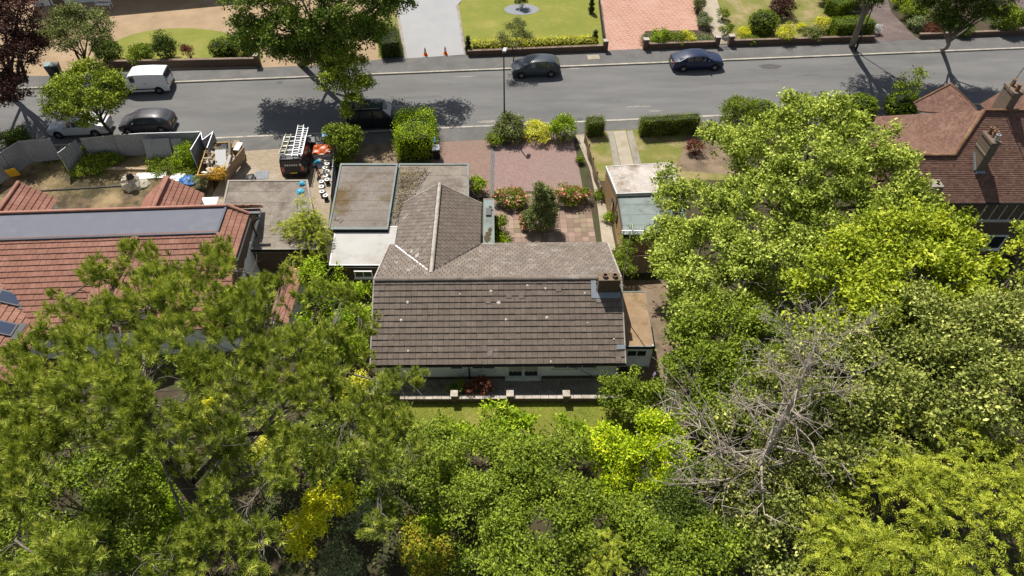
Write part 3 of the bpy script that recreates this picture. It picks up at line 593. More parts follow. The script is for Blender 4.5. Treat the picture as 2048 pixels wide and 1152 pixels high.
# chimney on the ridge
cx = W(1221, 572, 4.6).x-BO.x; ch = obj('chimney', hb(cx-.60, cx+.56, DS-.78, DS-.26, 3.4, 4.9), WALLB, bg_)
obj('chimney_cap', hb(cx-.62, cx+.58, DS-.80, DS-.24, 4.9, 4.95), DIRTD, ch)
for du in (-.25, .28):
    q = MB(); q.lathe([(.15, 0), (.13, .10), (.155, .11), (.155, .15), (.105, .15), (.10, .02)], B(cx+du, DS-.52, 4.95), 14); obj('chimney_pot', q, mat('clay_pot', (.20,.13,.095), (.14,.09,.065), sc=6), ch)
n = UX.cross(vS).normalized(); v = vS.normalized(); p0 = B(cx, DS-.80, RZ_-(.80)*(RZ_-EZ)/DS+.10)
for a0, a1, b0, b1 in ((-.95, .66, -.30, .02), (-.95, -.67, .02, .75)):
    q = MB(); q.hexa([p0+UX*a+v*b_+n*z for z in (-.02, .012) for a, b_ in ((a0, b0), (a1, b0), (a1, b1), (a0, b1))]); obj('flashing', q, LEAD, ch)
q = MB(); pp = ray_plane(1243, 694, B(0, 0, EZ+.10), UX.cross(vS)); q.hexa([pp+UX*a+v*b_+n*z for z in (-.02, .02) for a, b_ in ((-.25, -.12), (.2, -.12), (.2, .13), (-.25, .13))]); obj('flashing', q, LEAD, bg_)
# north wing
WX, WH, WZ0, WZ1, WN = -3.82, 2.65, 2.15, 3.86, 13.1   # in bungalow coordinates: ridge u, half width, eave z, ridge z, north end v
zN = lambda vv: RZ_-(vv-DS)*(RZ_-EZ)/DN
vmeet = DS+(RZ_-WZ1)*DN/(RZ_-EZ); sl_ = Vector((WH, 0, WZ1-WZ0)).length; ve = DS+(RZ_-WZ0)*DN/(RZ_-EZ)
o1 = B(WX+WH, ve, WZ0); tile_slope(bg_, o1, UY, -UX*WH+Z3*(WZ1-WZ0), [(0, 0), (WN-ve, 0), (WN-ve, sl_), (vmeet-ve, sl_)], .30, .33, TILEB, 0, lift=.05, gap=.03)
o2 = B(WX-WH, WN, WZ0); tile_slope(bg_, o2, -UY, UX*WH+Z3*(WZ1-WZ0), [(0, 0), (WN-ve, 0), (WN-vmeet, sl_), (0, sl_)], .30, .33, TILEN, 0, lift=.06, th=.03, gap=.03)
ridge_tiles(bg_, B(WX, vmeet-.1, WZ1+.03), B(WX, WN, WZ1+.03), MORT, .12)
for s, m_, wd_ in ((-1, WPAINT, .10), (1, BLACK, .07)):
    q = MB(); q.bar(B(WX, vmeet-.05, WZ1+.045), B(WX+s*WH, ve, WZ0+.06), wd_, .05); obj('valley', q, m_, bg_)
    q = MB(); q.bar(B(WX, WN+.03, WZ1), B(WX+s*(WH+.03), WN+.03, WZ0-.02), .06, .13); obj('verge', q, MORT, bg_)
    q = MB(); q.tube([B(WX+s*(WH+.04), ve+.1, WZ0-.06), B(WX+s*(WH+.04), WN, WZ0-.06)], .05, 6); obj('gutter', q, BLACK, bg_)
w = MB(); x0, x1 = WX-WH+.25, WX+WH-.25
w.hexa([B(u, v_, z) for z in (G0, WZ0+.02) for u, v_ in ((x0, 8.6), (x1, 8.6), (x1, WN-.15), (x0, WN-.15))])
w.add([B(x0, WN-.15, WZ0), B(x1, WN-.15, WZ0), B(WX, WN-.15, WZ1-.15)], [(0, 1, 2)]); obj('wing_wall', w, WALLB, bg_)
# pale replacement slates near the left valley
for px, py in ((808, 478), (812, 487), (818, 492), (822, 503), (834, 511), (843, 516), (852, 522), (805, 470), (829, 498), (816, 506), (846, 507)):
    pm = ray_plane(px, py, B(0, DS, RZ_+.07), vN.cross(UX)); pw = ray_plane(px, py, B(WX, 0, WZ1+.08), (UX*WH+Z3*(WZ1-WZ0)).cross(UY))
    on_w = pw.z > pm.z; nn = ((UX*WH+Z3*(WZ1-WZ0)).cross(UY) if on_w else vN.cross(UX)).normalized(); nn = nn if nn.z > 0 else -nn
    aa = UY if on_w else UX; bb = nn.cross(aa); p = pw if on_w else pm; q = MB()
    q.hexa([p+aa*a+bb*b_+nn*z for z in (-.04, .004) for a, b_ in ((-.15, -.14), (.15, -.14), (.15, .14), (-.15, .14))]); obj('tile', q, random.choice([MORT, TILEB, TILEN, TILEN]), bg_)
# white flat roofed extension on the left
def flat(parent, corners, ztop, roofm, wallm, rim=None, rimw=.12, rimh=.06, over=.12, seams=0):
    """corners: world xy, anticlockwise from near-left"""
    c = [Vector((p[0], p[1], 0)) for p in corners]; cen = sum(c, Vector())/4; w = MB(); ins = [p+(cen-p).normalized()*over*1.4 for p in c]
    w.hexa([p+Z3*(G0-.03) for p in ins]+[p+Z3*(ztop-.16) for p in ins]); obj('wall', w, wallm, parent)
    r = MB(); r.hexa([p+Z3*(ztop-.16) for p in c]+[p+Z3*ztop for p in c]); ro = obj('flat_roof', r, roofm, parent)
    for k in range(1, seams):
        f = k/seams; e = MB(); e.bar(c[0].lerp(c[3], f)+Z3*(ztop+.002), c[1].lerp(c[2], f)+Z3*(ztop+.002), .11, .016); obj('felt_lap', e, roofm, ro)
    if rim:
        for i in range(4):
            a, b_ = c[i], c[(i+1) % 4]; e = MB(); ia = a+(cen-a).normalized()*rimw*1.4; ib = b_+(cen-b_).normalized()*rimw*1.4; d = (b_-a).normalized()*.01*(i % 2)
            o_ = (a-cen); e.hexa([p+Z3*(ztop-.2) for p in (a, b_, ib, ia)]+[p+Z3*(ztop+rimh) for p in (a, b_, ib, ia)]); obj('roof_edge', e, rim, ro)
    return ro
def wq(pts, z): return [tuple(W(x, y, z)[:2]) for x, y in pts]
flat(bg_, wq([(658, 531), (778, 531), (806, 453), (671, 453)], 2.12), 2.12, GRP, WALLB, WPAINT, .06, .02)
window(bg_, W(727, 549, 1.6)+Vector((0, .04, 0)), 1.1, .55, 'y', 2)
# narrow flat porch roof on the right of the wing
pr_ = flat(bg_, wq([(966, 489), (989, 489), (988, 398), (967, 398)], 2.14), 2.14, FELTG, WALLBY, MORT, .05, .03, .04)
q = MB(); q.box(W(977, 424, 2.2), (.35, .7, .12), .02); obj('roof_box', q, DGREY, pr_)
MOSS = mat('moss_dark', (.10,.075,.035), (.06,.045,.02), sc=6, bump=.5)
for px, py, r in ((980, 415, .13), (984, 420, .1), (976, 468, .24), (974, 476, .25), (980, 460, .16)):
    q = MB(); p = W(px, py, 2.148); q.add([p+Vector((0,0,.03))]+[p+Vector((math.cos(t*.7)*r*random.uniform(.6, 1.2), math.sin(t*.7)*r*1.5*random.uniform(.6, 1.2), 0)) for t in range(9)], [(0, i+1, (i+1) % 9+1) for i in range(9)]); obj('moss', q, MOSS, pr_)
# side extension with white end wall and window
ext = flat(bg_, wq([(1246, 694), (1308, 694), (1291, 583), (1240, 583)], 2.0), 2.0, FELTB, RENDER, FELTG, .05, .03, .05)
wx0 = W(1250, 740, 1.).x; wy = W(1280, 694, 2.0).y
window(bg_, (W(1275, 711, 1.5).x, wy+.045, 1.38), 1.15, .62, 'y', 2, dep=.06)
q = MB(); q.tube([(W(1308, 694, 2.2).x-.02, wy+.05, 2.1), (W(1308, 694, 2.2).x, wy+.03, G0)], .045, 6); obj('downpipe', q, WPAINT, bg_)
# aerial mast fixed to the right gable
am = thing('aerial_mast', 'thin metal mast with television aerial fixed to the right gable of the bungalow', 'aerial', (6.15, 25.9, 3.4))
zt = 8.1; q = MB(); q.tube([(6.16, 25.9, 3.2), (6.10, 25.85, zt)], .028, 6); obj('mast', q, STEEL, am)
q = MB(); q.bar((5.65, 25.95, zt-.05), (6.75, 25.75, zt+.12), .035, .035)
for i in range(8): c = Vector((5.7, 25.94, zt-.04)).lerp(Vector((6.7, 25.76, zt+.11)), i/7); q.bar(c-Vector((.05, .26, 0)), c+Vector((.05, .26, 0)), .015, .015)
q.bar((6.15, 25.6, zt+.2), (6.15, 26.1, zt+.2), .03, .25); obj('aerial', q, STEEL, am)
q = MB(); q.box((6.1, 25.9, 3.45), (.25, .06, .06)); q.box((6.1, 25.9, 3.95), (.25, .06, .06)); obj('bracket', q, STEEL, am)
# ------------------------------------------------------------------ flat roofed garages
g1 = thing('garage', 'flat roofed garage with brown mossy felt beside the long row of buckets', 'garage', W(730, 400))
flat(g1, wq([(656, 460), (776, 460), (796, 328), (681, 328)], 2.3), 2.3, FELTM, WALLB, FELTG, .16, .07, seams=7)
g2 = thing('garage', 'wide flat roofed garage with leaf litter on its felt, in front of the bungalow wing', 'garage', W(860, 380))
flat(g2, wq([(776, 470), (938, 470), (938, 328), (798, 328)], 2.02), 2.02, FELT2, WALLB, FELTG, .14, .06, seams=6)
bgar = thing('garage', 'low garage with pale grey chipping roof beside the red tiled house', 'garage', W(530, 420))
flat(bgar, wq([(425, 500), (640, 500), (616, 360), (456, 361)], 2.4), 2.4, FELT2, WALLB, CONCD, .14, .05, seams=6)
ng = thing('garage', 'ochre brick garage with white gravel roof half hidden by the sycamore', 'garage', W(1250, 430))
flat(ng, wq([(1233, 388), (1370, 383), (1345, 325), (1211, 333)], 2.75), 2.75, GRAVW, WALLO, WPAINT, .05, .03, .05)
flat(ng, wq([(1247, 470), (1380, 470), (1362, 385), (1234, 390)], 2.5), 2.5, FELTG, WALLO, DGREY, .05, .02, .04, seams=4)
for px, py in ((1226, 410), (1234, 436)):
    q = MB(); p = W(px, py, 1.3); q.box((p.x-.02, p.y, 1.35), (.16, .5, .7), .08); obj('window', q, GLASS, ng)
# ------------------------------------------------------------------ red tiled house on the left
LA = R(2.9); LU = Vector((math.cos(LA), math.sin(LA), 0)); LVv = Vector((-LU.y, LU.x, 0)); LO = Vector((-17.2, 31.4, 0))
def H(u, v, z): return LO+LU*u+LVv*v+Vector((0,0,z))
rh = thing('red_tiled_house', 'house with new red tiled roof and long grey flat top behind the pine', 'house', H(-8, -3, G0))
def hh(u0, u1, v0, v1, z0, z1):
    m = MB(); m.hexa([H(u, v, z) for z in (z0, z1) for u, v in ((u0, v0), (u1, v0), (u1, v1), (u0, v1))]); return m
UL = -26
ft = obj('flat_roof', hh(UL, 0, -2.25, 0, 4.6, 4.93), FELTS, rh)
for a in ((UL, 0.02, -2.32, -2.2, 4.6, 4.99), (-.1, .04, -2.2, 0, 4.6, 5.0)): obj('roof_edge', hh(*a), mat('edge_navy', (.05,.06,.085), (.04,.05,.07), rough=.5), ft)
RPK = mat('ridge_pink', (.42,.22,.165), (.35,.175,.13), rnd=.1); ridge_tiles(rh, H(0, .12, 4.98), H(1.15, .12, 4.25), RPK, .12, .45)
ridge_tiles(rh, H(UL, .10, 4.98), H(0, .10, 4.97), RPK, .12, .5)
vs_ = -LVv*0; dz = 2.3; run = 5.2; VS = LVv*run+Z3*dz; lv = VS.length; eo = H(UL, -2.3-run, 2.55)
f42 = (4.2-2.55)/dz*lv
def visible(c): # upper rows to the right of the frame edge show most
    return (0 if c.x > -31.5 else 100)-c.z*2+abs(c.x+24)*.05
tile_slope(rh, eo, LU, VS, [(0, 0), (-UL+1.1, 0), (-UL+1.1, f42), (-UL, lv), (0, lv)], .345, .33, TILER, 300, pick=visible)
VE = -LU*1.1+Z3*.65; le = VE.length
tile_slope(rh, H(1.1, -2.3-run+run*f42/lv, 4.2), LVv, VE, [(0, 0), (run*(1-f42/lv)+2.55, 0), (run*(1-f42/lv)+2.4, le), (run*(1-f42/lv), le)], .32, .33, TILER, 0)
ridge_tiles(rh, H(1.12, -2.3-run+run*f42/lv, 4.26), H(0, -2.3, 4.95), TILER, .11, .4, 'hip_tile')
# north slope (towards the road)
VN = -LVv*2.5+Z3*2.2; tile_slope(rh, H(1.1, 2.6, 2.75), -LU, VN, [(0, 0), (-UL+1.1, 0), (-UL+1.1, VN.length), (1.1, VN.length), (0, VN.length*.66)], .345, .33, TILER, 0)
# two street gables
for ax, ay, z1, hw, z0 in ((W(335, 355, 4.2).x, W(335, 355, 4.2).y, 4.2, 1.85, 2.75), (W(38, 365, 4.2).x, W(38, 365, 4.2).y, 4.2, 1.75, 2.75)):
    a = Vector((ax, ay, 0)); ln = 3.4
    for s in (1, -1):
        e = a+LU*s*hw+Z3*z0; vv = -LU*s*hw+Z3*(z1-z0)
        if s > 0: tile_slope(rh, e-LVv*ln, LVv, vv, [(0, 0), (ln, 0), (ln, vv.length), (0, vv.length)], .32, .33, TILER, 0)
        else: tile_slope(rh, e, -LVv, vv, [(0, 0), (ln, 0), (ln, vv.length), (0, vv.length)], .32, .33, TILER, 0)
    ridge_tiles(rh, a+Z3*(z1+.05), a-LVv*ln+Z3*(z1+.05), TILER, .13, .42)
    q = MB(); y = a-LVv*.15; q.add([y+LU*hw*.9+Z3*G0, y-LU*hw*.9+Z3*G0, y-LU*hw*.9+Z3*z0, y+Z3*(z1-.15), y+LU*hw*.9+Z3*z0], [(0, 1, 2, 3, 4)]); obj('gable_wall', q, RENDER, rh)
# rear wing with skylights, small rear gable
wx = W(95, 640, 2.6); VW = Vector((-5.2, 0, 2.3)); o_ = Vector((wx.x, wx.y-4.2, 2.6))
wing = tile_slope(rh, o_, Vector((0,1,0)), VW, [(0, 0), (4.3, 0), (9.3, VW.length), (0, VW.length)], .345, .33, TILER, 0)
nW = Vector((0,1,0)).cross(VW).normalized()
for px, py in ((20, 597), (4, 656)):
    p = ray_plane(px, py, o_+nW*.06, nW); v = VW.normalized(); y = Vector((0,1,0))
    def rect(u0, u1, v0, v1, h0, h1):
        m = MB(); m.hexa([p+y*a+v*b_+nW*z for z in (h0, h1) for a, b_ in ((u0, v0), (u1, v0), (u1, v1), (u0, v1))]); return m
    sk_ = obj('skylight', rect(-.42, .42, -.62, .62, -.05, .09), DGREY, wing); obj('pane', rect(-.33, .33, -.52, .52, .05, .10), SKYG, sk_); obj('flashing', rect(-.55, .55, -.95, -.62, -.02, .05), DGREY, sk_)
r1 = W(272, 476, 4.85); r2 = W(222, 590, 4.6); d = Vector((0, -1, 0)); ln = 4.6
for s in (1, -1):
    e = Vector((r1.x+s*1.7, r1.y, 3.75)); vv = Vector((-s*1.7, 0, 1.1))
    if s > 0: tile_slope(rh, e+Vector((0, -ln, 0)), Vector((0,1,0)), vv, [(0, 0), (ln-2.4, 0), (ln, vv.length), (0, vv.length)], .32, .33, TILER, 0)
    else: tile_slope(rh, e, Vector((0,-1,0)), vv, [(2.4, 0), (ln, 0), (ln, vv.length), (0, vv.length)], .32, .33, TILER, 0)
ridge_tiles(rh, Vector((r1.x, r1.y, 4.9)), Vector((r1.x, r1.y-ln, 4.9)), TILER, .13, .42)
q = MB(); y = Vector((r1.x, r1.y-ln+.15, 0)); q.add([y+Vector((-1.6, 0, 3.75)), y+Vector((1.6, 0, 3.75)), y+Vector((0, 0, 4.7)), y+Vector((-1.6, 0, G0)), y+Vector((1.6, 0, G0))], [(0, 1, 2), (3, 4, 1, 0)]); obj('gable_wall', q, RENDER, rh)
# walls
w = MB(); w.hexa([H(u, v, z) for z in (G0-.03, 2.72) for u, v in ((UL, -7.2), (.95, -7.2), (.95, 2.4), (UL, 2.4))]); obj('wall', w, RENDER, rh)
w = MB(); vv0 = -2.3-run+run*f42/lv
w.add([H(.97, -7.3, 2.5), H(.97, vv0, 4.1), H(.97, .3, 4.1), H(.97, 2.35, 2.7), H(.97, .3, 2.9), H(.97, vv0, 2.5), H(.8, vv0, 4.1), H(.8, .3, 4.1)], [(0, 5, 1), (5, 4, 2, 1), (4, 3, 2)]); obj('gable_wall', w, mat('wall_brown_cladding', (.16,.11,.08), (.12,.085,.06), sc=2), rh)
q = MB(); q.tube([H(1.2, .1, 4.05), H(1.2, vv0, 4.05)], .06, 6); obj('gutter', q, DGREY, rh)
q = MB(); q.bar(H(.9, .35, 4.12), H(1.7, .35, 4.1), .2, .12); obj('gutter', q, DGREY, rh)
q = MB(); q.tube([H(1.5, .3, 4.0), H(1.6, .2, 3.8), H(1.1, .1, 3.5), H(1.06, .1, G0)], .05, 6); obj('downpipe', q, BLACK, rh)
q = MB(); q.box(H(1.05, -3.0, 1.6), (.05, .6, .9), LA); obj('window', q, GLASS, rh)
# lean-to roof between house and bungalow
lt = thing('lean_to', 'narrow red tiled lean-to roof left of the bungalow between pine branches', 'outbuilding', W(560, 610))
p = W(540, 640, 2.3); tile_slope(lt, (p.x+.9, p.y, 1.9), Vector((0,1,0)), Vector((-.9, 0, .5)), [(0, 0), (4.2, 0), (4.2, 1.03), (0, 1.03)], .33, .33, TILER, 0)
q = MB(); q.box((p.x+.4, p.y+2.1, 1.0), (.7, 4.0, 1.8)); obj('wall', q, RENDER, lt)
# ------------------------------------------------------------------ brown tiled house on the right
nh = thing('brown_tiled_house', 'tall brick house with brown plain tile roof and leaning tall chimneys at right', 'house', (30, 36, G0))
PT = .84; y0, z0 = 31.76, 5.0
def onS(px, py): return ray_plane(px, py, (0, y0, z0), (0, -PT, 1))
def plain(parent, name, pts, gauge=.11, m=TILEP, step=.016):
    """one roof plane of small plain tiles: stepped courses, tiles too small to pick apart"""
    P = [Vector(p) for p in pts]; n = (P[1]-P[0]).cross(P[2]-P[0]); 
    for i in range(2, len(P)-1): n += (P[i]-P[0]).cross(P[i+1]-P[0])
    n.normalize(); n = n if n.z > 0 else -n; h = Vector((n.y, -n.x, 0)); h = h.normalized() if h.length > 1e-6 else Vector((1,0,0)); v = n.cross(h); v = v if v.z > 0 else -v
    c0 = min(P, key=lambda p: p.dot(v)); poly = [((p-c0).dot(h), (p-c0).dot(v)) for p in P]; vm = max(q[1] for q in poly); b = MB(); r = 0
    while r*gauge < vm:
        for a, c in scan(poly, min(r*gauge+gauge*.5, vm-.005)):
            # split the course into runs of tiles so that colours vary
            x = a
            while x < c:
                e = min(x+.17*1, c); v0 = r*gauge; j = random.uniform(0, .007)
                q0 = c0+h*x+v*v0; b.add([q0+n*(step+j), c0+h*e+v*v0+n*(step+j), c0+h*e+v*(v0+gauge)+n*.0, c0+h*x+v*(v0+gauge)+n*.0, q0-n*.02, c0+h*e+v*v0-n*.02], [(0, 1, 2, 3) if h.cross(v).dot(n) > 0 else (3, 2, 1, 0), (4, 5, 1, 0)]); x = e
        r += 1
    u = MB(); k = len(P); u.add([p-n*.05 for p in P]+[p-n*.16 for p in P], [tuple(range(k)), tuple(range(k, 2*k))]+[(i, (i+1) % k, k+(i+1) % k, k+i) for i in range(k)])
    base = obj(name, u, m, parent); o = obj('plain_tile', b, m, base); o['kind'] = 'stuff'; return base
Bp = onS(1908, 310); Ap = onS(1790, 314); Cp = onS(1968, 221); Dp = Vector((40, Cp.y+.6, Cp.z+.1)); Ap.z = Bp.z; Ap.y = Bp.y
SL = Vector((Ap.x-2.2, y0, z0)); SR = Vector((40, y0, z0))
Dp = Vector((40, Cp.y, Cp.z))
plain(nh, 'roof_slope', [SL, SR, Dp, Cp, Bp, Ap], .115)
E_ = W(1752, 233, 4.6); F_ = W(1952, 219, 4.9)
plain(nh, 'roof_slope', [Ap, Bp, E_], .10); plain(nh, 'roof_slope', [Bp, Cp, E_], .10)
plain(nh, 'roof_slope', [SL, Ap, E_], .12)
# main north slope (hidden side) and street bay roofs
Nn_ = [Cp, Dp, Vector((40, Cp.y+4.2, 5.0)), Vector((Cp.x, Cp.y+4.2, 5.0))]; plain(nh, 'roof_slope', Nn_, .3)
ap = W(1901, 168, 6.3); le_ = W(1828, 206, 4.6); re_ = W(1952, 219, 4.9); bk = Vector((ap.x+.4, ap.y-3.5, 6.0))
plain(nh, 'roof_slope', [ap, le_, W(1838, 222, 4.5), bk], .11); plain(nh, 'roof_slope', [ap, bk, re_], .11)
ap2 = W(2030, 165, 6.4); plain(nh, 'roof_slope', [ap2, W(1960, 207, 4.8), W(1968, 216, 4.7), ap2+Vector((.5, -3.6, -.2))], .11)
ridge_tiles(nh, Ap, Bp, TILEO, .12, .33); ridge_tiles(nh, Bp, Cp, TILEO, .13, .27, 'bonnet_tile'); ridge_tiles(nh, Cp, Dp, TILEO, .12, .33)
ridge_tiles(nh, ap, re_, TILEO, .11, .33); ridge_tiles(nh, ap, le_, TILEO, .09, .33)
w = MB(); w.hexa([Vector((x, y, z)) for z in (G0-.03, 5.0) for x, y in ((SL.x+.4, y0+.42), (39.5, y0+.42), (39.5, Cp.y+3.7), (E_.x+1.2, Cp.y+3.2))]); obj('wall', w, WALLB, nh)
q = MB(); q.tube([SL+Vector((0, -.07, -.05)), SR+Vector((0, -.07, -.05))], .07, 6); obj('gutter', q, BLACK, nh)
WC = mat('window_frame_sage', (.62,.64,.56), (.55,.57,.50), rough=.5)
fw = y0+.42; c = lambda px, py: ray_plane(px, py, (0, fw, 0), (0, 1, 0))
p = c(2005, 424); window(nh, (p.x, fw, p.z), 2.6, 1.35, 'y', 4, WC, .07)
p = c(1978, 484); window(nh, (p.x, fw, p.z), 1.9, 1.25, 'y', 2, WPAINT, .10)
CHB = brickmat('brick_chimney', (.20,.145,.105), (.14,.10,.075), (.24,.21,.16), .225, .075, 'xz', ms=.012)
def chim(px, py, dz, sx, sy, pots):
    p = onS(px, py); c_ = obj('chimney', MB().box((p.x, p.y+sy/2, p.z+dz/2-.4), (sx, sy, dz+.8)), CHB, nh)
    obj('chimney_cap', MB().box((p.x, p.y+sy/2, p.z+dz+.04), (sx+.1, sy+.1, .14)), CHB, c_); obj('chimney_band', MB().box((p.x, p.y+sy/2, p.z+dz*.62), (sx+.07, sy+.07, .1)), CHB, c_)
    for i in range(pots): obj('chimney_pot', MB().lathe([(.13, 0), (.11, .34), (.14, .36), (.14, .42), (.09, .42), (.085, .2)], (p.x+.06*(i % 2), p.y+.22+i*(sy-.4)/max(1, pots-1), p.z+dz+.11), 12), TILEO if i else ALU, c_)
    obj('flashing', MB().box((p.x-sx/2-.02, p.y+sy*.45, p.z+.42), (.05, sy*.95, .3), 0, R(38)), LEAD, c_); obj('flashing', MB().box((p.x+.05, p.y-.06, p.z+.06), (sx+.1, .16, .05), 0, R(38)), LEAD, c_)
    return p
chim(1957, 345, 2.05, .5, 1.15, 3); 
p2 = Cp+Vector((1.0, .1, 0)); c_ = obj('chimney', MB().box((p2.x+.5, p2.y+.5, p2.z+.2), (.5, 1.1, 1.7)), CHB, nh); obj('chimney_cap', MB().box((p2.x+.5, p2.y+.5, p2.z+1.1), (.6, 1.2, .14)), CHB, c_)
for i in range(2): obj('chimney_pot', MB().lathe([(.13, 0), (.11, .34), (.14, .42), (.09, .42)], (p2.x+.5, p2.y+.2+i*.6, p2.z+1.17), 12), TILEO, c_)
q = MB(); q.tube([(p2.x-.1, p2.y+.3, p2.z+.2), (p2.x+.25, p2.y+.3, p2.z+3.2)], .03, 5); obj('aerial_pole', q, STEEL, nh)
p = onS(1866, 385); v_ = obj('roof_vent', MB().box(p+Vector((0, .2, .2)), (.75, .7, .7)), CONCD, nh); obj('vent_pot', MB().lathe([(.09, 0), (.09, .16), (.05, .16)], p+Vector((.1, .2, .55)), 8), BLACK, v_)
# ------------------------------------------------------------------ corner of the pale house at the top left
th_ = thing('pale_house', 'corner of a pale rendered house behind the gravel forecourt, top left', 'house', W(110, 6))
p = W(68, 14); p1 = W(190, 3); d = (p1-p).normalized(); nn = Vector((-d.y, d.x, 0)); b = MB(); e = p+d*22
b.hexa([x+Z3*z for z in (-.1, 5.2) for x in (p, e, e+nn*7, p+nn*7)]); obj('wall', b, RENDER, th_)
b = MB(); a0 = p-d*.4-nn*.4; a1 = e+d*.4-nn*.4; m0 = p-d*.4+nn*3.5; m1 = e+d*.4+nn*3.5; b.add([a0+Z3*5.1, a1+Z3*5.1, m1+Z3*7.6, m0+Z3*7.6, a0+nn*7.8+Z3*5.1, a1+nn*7.8+Z3*5.1], [(0, 1, 2, 3), (3, 2, 5, 4), (0, 3, 4), (1, 5, 2)]); obj('roof', b, TILEP, th_)
q = MB(); c_ = W(120, 8, .8); q.box(p.lerp(p1, .42)+Z3*1.0-nn*.02, (1.0, .08, 2.0), math.atan2(d.y, d.x)); obj('door', q, FENCEW, th_)
# ------------------------------------------------------------------ vehicles
def paint(name, c): return mat(name, c, tuple(x*.92 for x in c), sc=1.5, rough=.4, spec=.3, coat=.35)
TYRE = mat('tyre_rubber', (.02,.02,.021), (.014,.014,.015), sc=5, rough=.8); RIM = mat('alloy_rim', (.75,.76,.78), (.62,.63,.65), sc=5, rough=.3, metal=.7)
HEADL = glassmat('headlight_lens', (.55,.57,.60), .1); TAILL = glassmat('tail_light_lens', (.35,.02,.02), .15); PLY = mat('plate_yellow', (.75,.6,.08), (.7,.55,.07)); PLW = mat('plate_white', (.8,.8,.78), (.75,.75,.72))
PROF = {
 # x (fraction of length), belt z, top z, width factor, segment kind that follows
 'hatch': [(-.5,.52,.58,.86,'b'), (-.492,.85,.92,.92,'b'), (-.47,.93,1.02,.95,'r'), (-.375,.96,1.36,.98,'c'), (-.20,.95,1.46,1,'c'), (.02,.93,1.47,1,'c'), (.13,.92,1.40,1,'w'), (.30,.91,.97,1,'b'), (.40,.84,.88,.96,'b'), (.475,.70,.74,.88,'b'), (.498,.50,.55,.80,'e')],
 'saloon': [(-.5,.52,.58,.86,'b'), (-.49,.88,.95,.90,'b'), (-.39,.95,1.02,.95,'r'), (-.25,.96,1.34,.98,'c'), (-.12,.95,1.42,1,'c'), (.04,.93,1.42,1,'c'), (.12,.92,1.36,1,'w'), (.27,.91,.97,1,'b'), (.38,.86,.90,.96,'b'), (.475,.72,.76,.87,'b'), (.498,.50,.55,.78,'e')],
 'suv': [(-.5,.55,.62,.92,'b'), (-.492,1.05,1.12,.95,'r'), (-.46,1.12,1.72,.97,'c'), (-.27,1.12,1.80,1,'c'), (-.05,1.11,1.80,1,'c'), (.12,1.10,1.76,1,'w'), (.24,1.09,1.16,1,'b'), (.38,1.05,1.10,.98,'b'), (.48,.95,1.0,.90,'b'), (.498,.55,.6,.84,'e')],
 'van': [(-.5,.45,.5,.94,'b'), (-.495,1.1,1.16,.96,'r'), (-.475,1.2,1.78,.97,'p'), (-.2,1.2,1.84,1,'p'), (.08,1.15,1.83,1,'c'), (.19,1.05,1.74,1,'w'), (.33,1.02,1.1,.99,'b'), (.42,.93,.98,.95,'b'), (.482,.75,.8,.86,'b'), (.498,.5,.55,.8,'e')],
}
